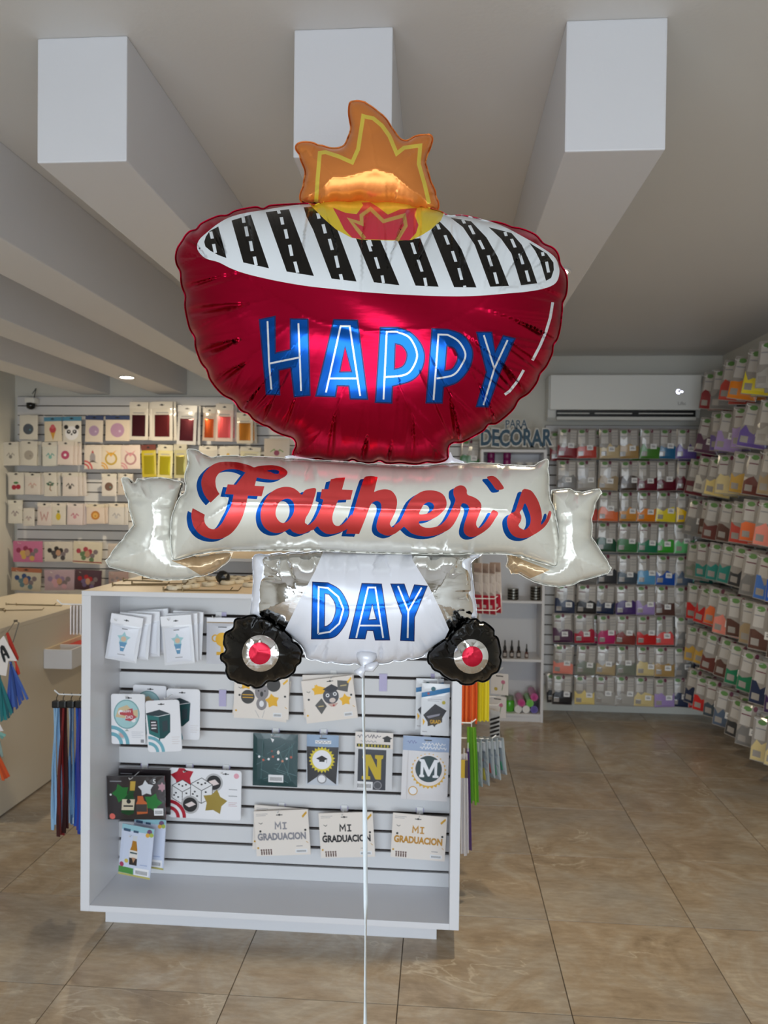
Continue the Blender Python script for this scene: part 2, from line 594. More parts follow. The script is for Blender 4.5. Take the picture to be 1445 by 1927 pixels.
kpart('front_panel', MB().box(KX0+0.018, KX-0.02, 2.5, 2.518, 0.0, KZ-0.0225), M_COUNTER)
kpart('shadow_strip', MB().box(KX-0.03, KX-0.012, 2.51, KY1-0.01, 0.0, 0.0075), M_DARK)  # dark strip painted in for the shadow line below the side panel

# little white box fixed to the counter side
bxa = at(82, 1222, 0, KX)
bxz1 = bxa[2]
bxz0 = at(82, 1258, 1, bxa[1])[2]
bxx1 = at(135, 1240, 1, bxa[1])[0]
y0, y1 = bxa[1], bxa[1]+0.62
tb = empty('storage_box', ((KX+bxx1)/2, y0, bxz0))
tag(tb, 'small open white box fixed to the side of the beige counter', 'box')
def bpart(name, mb, ma):
    o = mb.build(name, ma, tb)
    o.location = (-(KX+bxx1)/2, -y0, -bxz0)
bpart('front', MB().box(KX+0.001, bxx1, y0, y0+0.009, bxz0, bxz1, bev=0.001), M_WHITE)
bpart('back', MB().box(KX+0.001, bxx1, y1-0.009, y1, bxz0, bxz1), M_WHITE)
bpart('side', MB().box(bxx1-0.009, bxx1, y0+0.009, y1-0.009, bxz0, bxz1), M_WHITE)
bpart('side', MB().box(KX+0.001, KX+0.008, y0+0.009, y1-0.009, bxz0, bxz1), M_TOP)
bpart('bottom', MB().box(KX+0.008, bxx1-0.009, y0+0.009, y1-0.009, bxz0, bxz0+0.008), M_WHITE)
bpart('divider', MB().box(KX+0.008, bxx1-0.009, y0+0.17, y0+0.178, bxz0+0.008, bxz1-0.004), M_WHITE)
rc = MB().box(KX+0.012, bxx1-0.012, y0+0.20, y0+0.40, bxz0+0.008, bxz1-0.02, bev=0.004).build('red_carton', C('#b01515'))
tag(rc, 'red carton lying inside the small white box on the counter', 'carton')

# ---------------------------------------------------------------- white shelf unit with sign
SY = 5.652
SX1 = at(1023, 1250, 1, SY)[0]
SX0 = at(905, 860, 1, SY)[0]
SZ1 = at(975, 846, 1, SY)[2]
su = empty('shelf_unit', ((SX0+SX1)/2, SY, 0))
tag(su, 'tall narrow white shelf unit standing against the back wall', 'shelf')
def spart(name, mb, ma):
    o = mb.build(name, ma, su)
    o.location = (-(SX0+SX1)/2, -SY, 0)
    return o
sw = 0.019
spart('side_panel', MB().box(SX0, SX0+sw, SY, YS-0.005, 0, SZ1, bev=0.001), M_WHITE)
spart('side_panel', MB().box(SX1-sw, SX1, SY, YS-0.005, 0, SZ1, bev=0.001), M_WHITE)
spart('back_panel', MB().box(SX0+sw, SX1-sw, YS-0.015, YS-0.006, 0.0, SZ1), M_WHITE)
spart('top_panel', MB().box(SX0+sw, SX1-sw, SY, YS-0.016, SZ1-sw, SZ1, bev=0.001), M_WHITE)
shelf_z = {}
for nm, v in (('a', 884), ('b', 1010), ('c', 1131), ('d', 1241), ('e', 1344)):
    z = at(985, v, 1, SY)[2]
    shelf_z[nm] = z
    spart('shelf', MB().box(SX0+sw, SX1-sw, SY+0.002, YS-0.016, z-0.018, z, bev=0.001), M_WHITE)
spart('kick_board', MB().box(SX0+sw, SX1-sw, SY+0.012, SY+0.03, 0, shelf_z['e']-0.018), M_WHITE)

M_NAVY = mat('sign_navy', '#1f4a63', 0.5)
M_SIGN = mat('sign_white', '#e9e6de', 0.5)
sg = empty('shelf_sign', ((SX0+SX1)/2, SY-0.02, SZ1))
tag(sg, 'cut-out letter sign reading PARA DECORAR on top of the white shelf', 'sign')
def sign_word(word, u0, v0, u1, vtop, parts):
    a, b, t = at(u0, v0, 1, SY-0.02), at(u1, v0, 1, SY-0.02), at(u0, vtop, 1, SY-0.02)
    wid, hgt = b[0]-a[0], t[2]-a[2]
    for (off, y, dep, ma, nm) in parts:
        V, T = text_tris(word, 1.0, off)
        V0, _ = text_tris(word, 1.0, 0.012)
        x0, x1, z0, z1 = V0[:, 0].min(), V0[:, 0].max(), 0.0, V0[:, 1].max()
        n = len(V)
        X = a[0]+(V[:, 0]-x0)/(x1-x0)*wid
        jit = 0.10*np.sin((V[:, 0]-x0)/(x1-x0)*13.0+len(word))
        Z = a[2]+(V[:, 1]-z0)/(z1-z0)*hgt + jit*hgt*0.35 + (X-a[0])/wid*(b[2]-a[2])
        vv = [(X[i], SY-0.02-y, Z[i]) for i in range(n)] + [(X[i], SY-0.02-y+dep, Z[i]) for i in range(n)]
        ff = [tuple(q) for q in T] + [(q[2]+n, q[1]+n, q[0]+n) for q in T]
        from collections import Counter
        ec = Counter()
        for q in T:
            for e in ((q[0], q[1]), (q[1], q[2]), (q[2], q[0])):
                ec[e] += 1
        for (p, q) in list(ec):
            if (q, p) not in ec:
                ff.append((q, p, p+n, q+n))
        o = obj(nm, mesh_data(nm, vv, ff, ma), sg)
        o.location = (-(SX0+SX1)/2, -(SY-0.02), -SZ1)
sign_word('PARA', 951, 805, 992, 790, [(0.08, 0, 0.012, M_SIGN, 'backing'), (0.012, 0.004, 0.004, M_NAVY, 'lettering')])
sign_word('DECORAR', 905, 838, 1038, 808, [(0.085, 0, 0.012, M_SIGN, 'backing'), (0.034, 0.004, 0.004, M_NAVY, 'lettering')])

# ---------------------------------------------------------------- air conditioner
AY = 5.79
a0, a1 = at(1036, 704, 1, AY), at(1318, 792, 1, AY)
ax0, ax1, az1, az0 = a0[0], a1[0], a0[2]-0.006, a1[2]
M_AC = mat('ac_white', '#f3f5f2', 0.12, coat=0.4)
M_ACB = mat('ac_body', '#d9dad6', 0.35)
ac = empty('air_conditioner', ((ax0+ax1)/2, YB, az0))
tag(ac, 'white split air conditioner mounted high on the back wall', 'air conditioner')
def apart(name, mb, ma, smooth=False):
    o = mb.build(name, ma, ac, smooth=smooth)
    o.location = (-(ax0+ax1)/2, -YB, -az0)
    return o
H_ = az1-az0
def prism(prof, x0, x1):
    n = len(prof)
    return MB().add([(x0, y, z) for y, z in prof]+[(x1, y, z) for y, z in prof],
                    [tuple(range(n)), tuple(range(2*n-1, n-1, -1))]+[(i, i+n, (i+1) % n+n, (i+1) % n) for i in range(n)])
apart('body', prism([(YB-0.002, az0+0.02), (YB-0.002, az1-0.004), (AY+0.02, az1-0.004), (AY+0.015, az0+0.27*H_), (AY+0.045, az0+0.27*H_), (AY+0.06, az0+0.08*H_), (AY+0.09, az0)], ax0-0.01, ax1+0.012), M_ACB)
apart('front_cover', MB().box(ax0, ax1, AY-0.006, AY+0.018, az0+0.235*H_, az1, bev=0.006), M_AC)
ao = apart('air_outlet', MB().box(ax0+0.05, ax1-0.03, AY+0.02, AY+0.046, az0+0.07*H_, az0+0.232*H_), M_BLACK)
for (f0, f1) in ((0.0, 0.235), (0.275, 0.545), (0.595, 0.985)):
    lv = apart('louver', MB().box(ax0+0.055+(ax1-ax0-0.09)*f0, ax0+0.055+(ax1-ax0-0.09)*f1, AY+0.008, AY+0.02, az0+0.15*H_, az0+0.17*H_), M_ACB)
    lv.parent = ao; lv.location = (0, 0, 0)
apart('flap', MB().box(ax0+0.05, ax1-0.03, AY+0.0, AY+0.05, az0+0.01*H_, az0+0.085*H_, bev=0.004), M_ACB)
lp = at(1277, 737, 1, AY-0.008)
M_LED = mat('led', (0.75, 0.75, 1.0), 0.4, emit=6.0)
moon = [np.array([(0.017*math.cos(t), 0.017*math.sin(t)) for t in np.linspace(0.6, 5.3, 18)] + [(0.004+0.011*math.cos(t), 0.004+0.011*math.sin(t)) for t in np.linspace(4.9, 0.9, 12)])]
V, T, _ = cdt(moon[0], [])
mv = MB().add([(lp[0]+p[0], AY-0.0065, lp[2]+p[1]) for p in V], [tuple(q[::-1]) if False else tuple(q) for q in T])
mv.box(lp[0]+0.013, lp[0]+0.03, AY-0.0065, AY-0.006, lp[2]-0.006, lp[2]+0.006)
apart('display', mv, M_LED)
V, T = text_tris('Liftc', 0.035)
q = at(1275, 762, 1, AY-0.008)
apart('lettering', MB().add([(q[0]+p[0], AY-0.0066, q[2]+p[1]) for p in V], T), C('#8d8f8c'))

# ---------------------------------------------------------------- security camera high on the left
q = at(53, 757, 1, 5.86)
sc = empty('security_camera', (q[0], 5.93, q[2]))
tag(sc, 'small white security camera with black lens hung from a cable', 'camera')
MB().box(-0.04, 0.04, -0.055, 0.03, -0.005, 0.042, bev=0.012).build('housing', C('#e4e4e0', 0.3), sc)
MB().lathe([(0.012, -0.052), (0.03, -0.042), (0.035, -0.022), (0.034, -0.004), (0.03, 0.0)], (0, -0.03, 0), 18).build('lens_dome', mat('lens_black', '#08080a', 0.1), sc, smooth=True)
qt = at(61, 714, 1, 5.95)
MB().tube([(0.01, 0.0, 0.04), (0.02, 0.01, 0.12), (qt[0]-q[0], 0.02, BZ-q[2])], 0.0035).build('cable', M_BLACK, sc)

# ---------------------------------------------------------------- the grill shaped foil balloon
def foil(name, col, rough, metal, coat=0.0, bump=0.0, bscale=30.0, stretch=(1, 1, 1)):
    m = mat(name, col, rough, metal, coat)
    if bump:
        nt, N, L, B = nodes(m)
        tc = N.new('ShaderNodeTexCoord')
        mp = N.new('ShaderNodeMapping'); mp.inputs['Scale'].default_value = stretch
        nz = N.new('ShaderNodeTexNoise'); nz.inputs['Scale'].default_value = bscale; nz.inputs['Detail'].default_value = 2
        bp = N.new('ShaderNodeBump'); bp.inputs['Strength'].default_value = bump; bp.inputs['Distance'].default_value = 0.01
        L.new(tc.outputs['Object'], mp.inputs[0]); L.new(mp.outputs[0], nz.inputs['Vector'])
        L.new(nz.outputs['Fac'], bp.inputs['Height']); L.new(bp.outputs[0], B.inputs['Normal'])
    return m
F_RED = foil('foil_red', (0.46, 0.005, 0.036), 0.3, 1.0, 0.0, 0.05, 22, (1, 1, 3))
F_WHITE = foil('foil_white', '#dfe4e8', 0.3, 0.0, 0.5)
F_BLACK = foil('foil_black', (0.006, 0.005, 0.004), 0.16, 0.0)
nodes(F_BLACK)[3].inputs['Specular IOR Level'].default_value = 0.28
F_PEARL = foil('foil_pearl', (0.71, 0.695, 0.625), 0.24, 0.3, 0.4)
F_SILVER = foil('foil_silver', (0.83, 0.83, 0.84), 0.1, 1.0, 0.0, 0.06, 40, (1, 1, 2.5))
F_PANEL = foil('foil_panel_white', '#d9d9e0', 0.3, 0.1, 0.4)
F_ORANGE = foil('foil_orange', (0.86, 0.29, 0.07), 0.28, 0.65)
F_GOLD = foil('foil_gold', (0.88, 0.68, 0.10), 0.3, 0.5)
F_YELLOW = foil('foil_yellow', (0.80, 0.58, 0.03), 0.3, 0.25, 0.3)
F_FLRED = foil('foil_flame_red', (0.66, 0.03, 0.06), 0.3, 0.3, 0.3)
F_OCHRE = foil('foil_ochre', (0.62, 0.38, 0.10), 0.3, 0.3)
F_BLUE = foil('foil_blue', (0.003, 0.10, 0.50), 0.2, 0.8)
F_NAVY = foil('foil_navy', (0.006, 0.012, 0.09), 0.3, 0.3)
F_LINE = foil('foil_line_silver', (0.80, 0.83, 0.88), 0.25, 0.5)
F_HUB = foil('foil_hub_red', (0.50, 0.006, 0.03), 0.3, 0.6)
F_TAN = foil('foil_tan', (0.62, 0.44, 0.26), 0.22, 0.5, 0.3)
F_TRIM = foil('foil_letter_edge', (0.75, 0.25, 0.3), 0.3, 0.5)
def coral():
    m = foil('foil_coral', (0.75, 0.07, 0.07), 0.22, 0.85)
    nt, N, L, B = nodes(m)
    tc = N.new('ShaderNodeTexCoord'); sp = N.new('ShaderNodeSeparateXYZ')
    mr = N.new('ShaderNodeMapRange')
    zt, zb_ = at(700, 872, 1, 1.5)[2], at(700, 1015, 1, 1.5)[2]
    mr.inputs[1].default_value = zb_; mr.inputs[2].default_value = zt
    rp = N.new('ShaderNodeValToRGB')
    rp.color_ramp.elements[0].position = 0.3; rp.color_ramp.elements[0].color = (0.82, 0.085, 0.085, 1)
    rp.color_ramp.elements[1].position = 0.95; rp.color_ramp.elements[1].color = (0.86, 0.21, 0.055, 1)
    L.new(tc.outputs['Object'], sp.inputs[0]); L.new(sp.outputs['Z'], mr.inputs[0])
    L.new(mr.outputs[0], rp.inputs[0]); L.new(rp.outputs[0], B.inputs['Base Color'])
    return m
F_CORAL = coral()

BD = 1.50                                   # distance of the balloon's seam plane
def bdir(u, v):
    u = np.asarray(u, float)[..., None]; v = np.asarray(v, float)[..., None]
    d = _r3*((u-CU)/F) - _u3*((v-CV)/F) + _f2
    return d/(d@_fw)[..., None]
PXM = BD/F                                  # metres per pixel in the seam plane

def poisson(mask, it=500):
    u = np.zeros(mask.shape)
    H, W = mask.shape
    yy, xx = np.mgrid[0:H, 0:W]
    red = ((yy+xx) % 2 == 0) & mask
    blk = ((yy+xx) % 2 == 1) & mask
    om = 2/(1+math.sin(math.pi/min(H, W)))
    for _ in range(it):
        for c in (red, blk):
            s = np.zeros_like(u)
            s[1:-1, 1:-1] = u[:-2, 1:-1]+u[2:, 1:-1]+u[1:-1, :-2]+u[1:-1, 2:]
            u[c] += om*((s[c]+1.0)/4-u[c])
    return u
def seg_dist(P, Q, arc):
    """distance of points P to closed polyline Q, and arc length of the nearest point"""
    A = Q; B = np.roll(Q, -1, 0)
    best = np.full(len(P), 1e9); s = np.zeros(len(P))
    AB = B-A
    L2 = np.maximum((AB**2).sum(1), 1e-9)
    L1 = np.sqrt(L2)
    for i0 in range(0, len(P), 3000):
        p = P[i0:i0+3000]
        d = p[:, None, :]-A[None]
        t = np.clip((d*AB[None]).sum(2)/L2[None], 0, 1)
        e = d-t[..., None]*AB[None]
        dd = (e**2).sum(2)
        k = dd.argmin(1)
        r = np.arange(len(p))
        best[i0:i0+3000] = np.sqrt(dd[r, k])
        s[i0:i0+3000] = arc[k]+t[r, k]*L1[k]
    return best, s

class Puff:
    """inflated foil section; outline in photo pixels, half thickness in pixels"""
    def __init__(self, outline, thick, step=5.0, crease=48.0, cdepth=0.35, clen=40.0, cwid=4.0, lip=3.0, seed=1, scallop=3.0,
                 power=0.5, ripple=0.02, dent=0.03, smooth=True, cell=3.0, rlen=22.0, fine=0):
        self.rlen, self.fine = rlen, fine
        rnd = random.Random(seed)
        Q = smooth_poly(outline, 4.0) if smooth else resample(outline, 4.0)
        area = 0.5*np.sum(Q[:, 0]*np.roll(Q[:, 1], -1)-np.roll(Q[:, 0], -1)*Q[:, 1])
        if area < 0:
            Q = Q[::-1]
        seg = np.linalg.norm(np.roll(Q, -1, 0)-Q, axis=1)
        arc = np.concatenate([[0], np.cumsum(seg)[:-1]])
        tot = seg.sum()
        cr = []
        s = rnd.uniform(0, crease)
        while s < tot-crease*0.4:
            cr.append((s, cdepth*rnd.uniform(0.45, 1.25), clen*rnd.uniform(0.5, 1.5), cwid*rnd.uniform(0.7, 1.4)))
            s += crease*rnd.uniform(0.6, 1.4)
        self.cr, self.tot = cr, tot
        # pinch the outline at each crease
        tg = np.roll(Q, -1, 0)-np.roll(Q, 1, 0)
        tg /= np.maximum(np.linalg.norm(tg, axis=1), 1e-6)[:, None]
        nrm = np.stack([-tg[:, 1], tg[:, 0]], 1)        # inward for positive area (y down)
        push = np.zeros(len(Q))
        for (c, a, l, w) in cr:
            ds = np.abs(arc-c); ds = np.minimum(ds, tot-ds)
            push += scallop*a/cdepth*np.exp(-(ds/(w*1.6))**2) if cdepth > 0 else 0
        Q = Q+nrm*np.minimum(push, scallop*1.5)[:, None]
        self.Q = Q
        seg = np.linalg.norm(np.roll(Q, -1, 0)-Q, axis=1)
        self.arc = np.concatenate([[0], np.cumsum(seg)[:-1]])
        self.tot = seg.sum()
        self.lip, self.power, self.ripple, self.dent, self.step = lip, power, ripple, dent, step
        self.rnd = rnd
        # inflated profile from a membrane solution on a raster
        lo, hi = Q.min(0)-2*cell, Q.max(0)+2*cell
        nx, ny = int((hi[0]-lo[0])/cell)+2, int((hi[1]-lo[1])/cell)+2
        gx, gy = lo[0]+np.arange(nx)*cell, lo[1]+np.arange(ny)*cell
        G = np.stack(np.meshgrid(gx, gy), -1).reshape(-1, 2)
        m = inside(Q, G)
        u = poisson(m.reshape(ny, nx), int(2.2*max(nx, ny)))*cell*cell
        d, _ = seg_dist(G[m], Q, self.arc)
        ratio = np.zeros(nx*ny)
        ratio[m] = u.reshape(-1)[m]/np.maximum(d, cell*0.8)
        ratio = ratio.reshape(ny, nx)
        mk = m.reshape(ny, nx).astype(float)
        for _ in range(6):                              # spread the values past the border
            num = np.zeros_like(ratio); den = np.zeros_like(mk)
            for dy in (-1, 0, 1):
                for dx in (-1, 0, 1):
                    num += np.roll(np.roll(ratio*mk, dy, 0), dx, 1); den += np.roll(np.roll(mk, dy, 0), dx, 1)
            fill = (mk == 0) & (den > 0)
            ratio[fill] = num[fill]/den[fill]; mk[fill] = 1
        for _ in range(7):
            ratio = (ratio+np.roll(ratio, 1, 0)+np.roll(ratio, -1, 0)+np.roll(ratio, 1, 1)+np.roll(ratio, -1, 1))/5
        self.ratio, self.lo, self.cell, self.nx, self.ny = ratio, lo, cell, nx, ny
        self.scale = 1.0
        hh = self._raw(G[m], d)
        self.scale = thick/hh.max()
        self.thick = thick
    def _interp(self, P):
        fx = np.clip((P[:, 0]-self.lo[0])/self.cell, 0, self.nx-1.001)
        fy = np.clip((P[:, 1]-self.lo[1])/self.cell, 0, self.ny-1.001)
        ix, iy = fx.astype(int), fy.astype(int)
        tx, ty = fx-ix, fy-iy
        r = self.ratio
        v = (r[iy, ix]*(1-tx)*(1-ty)+r[iy, ix+1]*tx*(1-ty)+r[iy+1, ix]*(1-tx)*ty+r[iy+1, ix+1]*tx*ty)
        return v
    def _raw(self, P, d):
        return np.maximum(self._interp(P)*np.maximum(d-self.lip, 0), 0)**self.power
    def height(self, P):
        d, s = seg_dist(P, self.Q, self.arc)
        h = self._raw(P, d)*self.scale
        f = np.ones(len(P))
        # 0 at the seam, 1 on the ridge: creases die out before the ridge
        rt = self._interp(P)
        fade = 1-np.clip(np.maximum(d-self.lip, 0)/np.maximum(2*rt, 1e-6), 0, 1)
        fade = fade*fade*(3-2*fade)
        for (c, a, l, w) in self.cr:
            ds = np.abs(s-c); ds = np.minimum(ds, self.tot-ds)
            f -= a*np.exp(-(ds/(w*(1+d/(l*1.5))))**2)*np.exp(-(d/l)**2)*fade
        x, y = P[:, 0], P[:, 1]
        f += self.ripple*np.sin(s*0.62+2*np.sin(s*0.05))*np.exp(-d/self.rlen)*fade
        f += self.dent*(np.sin(x*0.021+1.3*np.sin(y*0.017))*np.sin(y*0.026+0.9*np.sin(x*0.013)))*np.clip(d/40, 0, 1)
        return h*np.maximum(f, 0.1)
    def world(self, P, back=False):
        h = self.height(P)*PXM
        d = bdir(P[:, 0], P[:, 1])
        if back:
            return CAM+d*(BD+self.doff)+_fw*h[:, None]
        return CAM+d*(BD+self.doff-h)[:, None]
    def build(self, name, parent, base, prints, mats, doff=0.0, origin=(0, 0, 0)):
        self.doff = doff
        Q = self.Q
        st = self.step
        lo, hi = Q.min(0), Q.max(0)
        g = np.stack(np.meshgrid(np.arange(lo[0], hi[0], st), np.arange(lo[1], hi[1], st)), -1).reshape(-1, 2)
        g[:, 0] += np.where(((g[:, 1]-lo[1])/st).astype(int) % 2, st/2, 0)
        g = g[inside(Q, g)]
        d, _ = seg_dist(g, Q, self.arc)
        g = g[d > 9]
        if self.fine:
            q = st*0.66
            gf = np.stack(np.meshgrid(np.arange(lo[0], hi[0], q), np.arange(lo[1], hi[1], q)), -1).reshape(-1, 2)
            gf[:, 0] += np.where(((gf[:, 1]-lo[1])/q).astype(int) % 2, q/2, 0)
            gf = gf[inside(Q, gf)]
            df, _ = seg_dist(gf, Q, self.arc)
            d = d[d > 9]
            g = np.vstack([g[d > self.fine], gf[(df > 9) & (df <= self.fine)]])
        tg = np.roll(Q, -1, 0)-np.roll(Q, 1, 0)
        tg /= np.maximum(np.linalg.norm(tg, axis=1), 1e-6)[:, None]
        nrm = np.stack([-tg[:, 1], tg[:, 0]], 1)
        rings = []
        for off in (self.lip, self.lip+1.2, self.lip+3.0, self.lip+5.5):
            r = Q+nrm*off
            r = r[inside(Q, r)]
            dd, _ = seg_dist(r, Q, self.arc)
            rings.append(r[dd > off*0.9])
        ex = np.vstack([g]+rings)
        allm = [base]
        pr = []
        for loops, ma in prints:
            if ma not in allm:
                allm.append(ma)
            pr.append(([resample(lp, st) for lp in loops], allm.index(ma)))
        V, T, mi = cdt(Q, pr, ex)
        W = self.world(V)
        e = 2.2
        du = self.world(V+[e, 0])-self.world(V-[e, 0])
        dv = self.world(V+[0, e])-self.world(V-[0, e])
        Nf = np.cross(du, dv)
        Nf /= np.maximum(np.linalg.norm(Nf, axis=1), 1e-12)[:, None]
        flip = (Nf@_fw) > 0
        Nf[flip] *= -1
        # orient front faces to the viewer
        t0 = np.cross(W[T[:, 1]]-W[T[:, 0]], W[T[:, 2]]-W[T[:, 0]])@_fw
        T = np.where((t0 > 0)[:, None], T[:, ::-1], T)
        # back skin, coarser, sharing no vertices
        gb = np.stack(np.meshgrid(np.arange(lo[0], hi[0], st*2), np.arange(lo[1], hi[1], st*2)), -1).reshape(-1, 2)
        gb = gb[inside(Q, gb)]
        db, _ = seg_dist(gb, Q, self.arc)
        gb = np.vstack([gb[db > 9], rings[0], rings[2]])
        Vb, Tb, _ = cdt(Q, [], gb)
        Wb = self.world(Vb, True)
        du = self.world(Vb+[e, 0], True)-self.world(Vb-[e, 0], True)
        dv = self.world(Vb+[0, e], True)-self.world(Vb-[0, e], True)
        Nb = np.cross(du, dv); Nb /= np.maximum(np.linalg.norm(Nb, axis=1), 1e-12)[:, None]
        Nb[(Nb@_fw) < 0] *= -1
        t0 = np.cross(Wb[Tb[:, 1]]-Wb[Tb[:, 0]], Wb[Tb[:, 2]]-Wb[Tb[:, 0]])@_fw
        Tb = np.where((t0 < 0)[:, None], Tb[:, ::-1], Tb)
        n = len(W)
        allv = np.vstack([W, Wb])-np.array(origin)
        faces = [tuple(map(int, q)) for q in T]+[tuple(int(i)+n for i in q) for q in Tb]
        me = mesh_data(name, allv, faces, allm, list(map(int, mi))+[0]*len(Tb), True)
        nn = np.vstack([Nf, Nb])
        me.normals_split_custom_set_from_vertices([tuple(map(float, q)) for q in nn])
        return obj(name, me, parent)

def Zp(ox, oy, sc, pts):
    return np.array([(ox+x/sc, oy+y/sc) for x, y in pts])
k3 = lambda p: Zp(300, 170, 3.6125, p)
k4 = lambda p: Zp(680, 170, 3.6125, p)
k5 = lambda p: Zp(320, 540, 3.8026, p)
k6 = lambda p: Zp(700, 540, 3.8026, p)
k7 = lambda p: Zp(190, 820, 2.949, p)
k8 = lambda p: Zp(680, 820, 2.949, p)
k9 = lambda p: Zp(400, 1030, 2.58, p)
fa = lambda p: Zp(340, 855, 6.568, p)
fb = lambda p: Zp(550, 855, 6.568, p)
fc = lambda p: Zp(700, 855, 6.568, p)
fd = lambda p: Zp(840, 855, 6.568, p)

BO = CAM+bdir(690, 1260)*BD               # the tied neck, origin of the balloon
balloon = empty('foil_balloon', tuple(BO))
tag(balloon, 'giant red barbecue grill foil balloon reading HAPPY Father\'s DAY floating on a ribbon', 'balloon')

# --- bowl with grate
bowl_out = [(575, 381), (520, 384), (465, 390), (415, 403), (380, 418), (352, 437), (336, 457), (329, 480), (331, 502), (338, 525),
            (344, 565), (352, 607), (364, 648), (379, 688), (402, 727), (432, 757), (467, 785), (502, 806), (535, 823), (550, 836),
            (549, 852), (556, 862), (620, 869), (700, 873), (790, 875), (840, 868), (845, 854), (850, 843),
            (872, 833), (905, 815), (940, 795), (976, 763), (1005, 730), (1027, 695), (1045, 655), (1055, 620), (1060, 582),
            (1068, 548), (1068, 520), (1061, 495), (1047, 470), (1024, 450), (998, 435), (962, 423), (920, 413), (878, 405), (835, 397), (770, 381), (700, 374), (635, 375)]
white_zone = np.vstack([k3([(258, 1080), (268, 1020), (330, 960), (400, 905), (480, 862), (590, 832), (700, 815), (850, 790), (985, 775)]),
                        k4([(0, 755), (300, 790), (560, 820), (700, 848), (840, 880), (965, 925), (1090, 990), (1220, 1065), (1310, 1130), (1340, 1190), (1345, 1250), (1320, 1310), (1250, 1345), (1130, 1368), (1000, 1380), (800, 1396), (600, 1400), (300, 1390), (0, 1370)]),
                        k3([(1200, 1352), (1000, 1330), (800, 1296), (600, 1250), (490, 1212), (400, 1168), (310, 1140)])])
white_zone = smooth_poly(white_zone, 5)
bars = [k3([(304, 1030), (315, 995), (340, 958), (400, 925), (430, 1040), (455, 1140), (400, 1120), (345, 1090), (312, 1062)]),
        k3([(490, 885), (620, 845), (745, 1210), (570, 1170)]),
        k3([(722, 828), (880, 808), (1050, 1262), (865, 1232)]),
        k3([(980, 795), (1045, 790), (1110, 840), (1210, 950), (1340, 1300), (1170, 1280), (1045, 950), (1000, 860)]),
        np.vstack([k3([(1335, 1005), (1503, 1020), (1631, 1325), (1458, 1305)])]),
        k4([(245, 1020), (400, 1005), (525, 1335), (368, 1328)]),
        k4([(520, 880), (600, 960), (680, 1080), (782, 1340), (630, 1338), (475, 950)]),
        k4([(605, 865), (745, 890), (850, 1000), (925, 1130), (1003, 1330), (875, 1335), (770, 1050), (690, 930)]),
        k4([(865, 930), (1020, 970), (1090, 1050), (1150, 1180), (1195, 1312), (1085, 1325), (1020, 1110), (950, 1010)]),
        k4([(1140, 1035), (1260, 1110), (1305, 1170), (1308, 1220), (1290, 1275), (1255, 1295), (1215, 1160), (1180, 1090)])]
def dash(a, b, w):
    a, b = np.array(a, float), np.array(b, float)
    t = (b-a)/np.linalg.norm(b-a); n = np.array([t[1], -t[0]])
    n = np.array([1.0, -0.12])
    return [np.array([a-n*w/2, a+n*w/2, b+n*w/2, b-n*w/2])]
dashes = []
def dseq(f, lst, w):
    for a, b in lst:
        P = f([a, b]); dashes.append(dash(P[0], P[1], w))
dseq(k3, [((348, 960), (360, 1008)), ((368, 1045), (380, 1105)), ((568, 862), (575, 900)), ((586, 925), (598, 992)), ((618, 1025), (630, 1092)), ((645, 1130), (658, 1190)),
          ((808, 815), (815, 838)), ((828, 862), (838, 912)), ((855, 945), (868, 1008)), ((885, 1050), (900, 1125)), ((920, 1165), (940, 1240)),
          ((1075, 835), (1085, 872)), ((1112, 910), (1128, 972)), ((1155, 1010), (1175, 1085)), ((1198, 1125), (1215, 1205)), ((1230, 1250), (1240, 1290)), ((1425, 1015), (1440, 1060))], 6.0)
dseq(k4, [((40, 1022), (65, 1095)), ((95, 1135), (118, 1212)), ((140, 1258), (150, 1310)), ((342, 1035), (367, 1112)), ((385, 1152), (412, 1232)), ((430, 1275), (440, 1330)),
          ((515, 910), (530, 945)), ((568, 985), (592, 1048)), ((618, 1092), (642, 1165)), ((662, 1208), (682, 1288)), ((700, 1328), (704, 1338)),
          ((688, 880), (702, 905)), ((735, 918), (765, 978)), ((800, 1018), (830, 1080)), ((862, 1122), (885, 1195)), ((905, 1238), (925, 1315)),
          ((975, 962), (985, 990)), ((1020, 1010), (1045, 1068)), ((1075, 1110), (1098, 1182)), ((1120, 1225), (1140, 1300)), ((1230, 1100), (1236, 1125)), ((1258, 1165), (1272, 1238))], 5.5)
yellow_zone = np.vstack([k3([(1000, 755), (1060, 815), (1120, 875), (1200, 945), (1300, 1000)]),
                         k4([(0, 1015), (210, 1022), (340, 1018), (410, 985), (480, 940), (540, 885), (562, 835), (545, 800), (400, 730), (0, 690)]), k3([(1200, 700)])])
red_flame = np.vstack([k3([(1178, 797), (1262, 832), (1340, 842), (1385, 780)]), k4([(0, 763), (60, 760), (115, 795), (180, 845), (265, 808), (378, 800), (362, 850), (388, 915), (372, 970), (325, 1020), (0, 1012)]), k3([(1310, 1002), (1255, 945), (1218, 870)])])
flame_m = np.vstack([k3([(1395, 1008), (1345, 945), (1295, 880), (1375, 908)]), k4([(0, 850), (62, 805), (150, 890), (290, 850), (302, 920), (240, 1022)])])
H_L = k5([(640, 235), (750, 212), (752, 475), (862, 450), (862, 230), (985, 232), (1000, 775), (890, 785), (865, 575), (775, 595), (783, 770), (690, 768)])
A_L = [k5([(1172, 235), (1340, 240), (1413, 803), (1290, 800), (1280, 708), (1195, 705), (1182, 785), (1043, 780)]), k5([(1252, 425), (1300, 608), (1212, 610)])]
P1 = [smooth_poly(k6([(180, 290), (280, 330), (350, 410), (375, 500), (350, 600), (280, 670), (145, 710)]), 4, False), smooth_poly(k6([(165, 405), (215, 420), (250, 475), (240, 540), (210, 575), (158, 590)]), 4, False)]
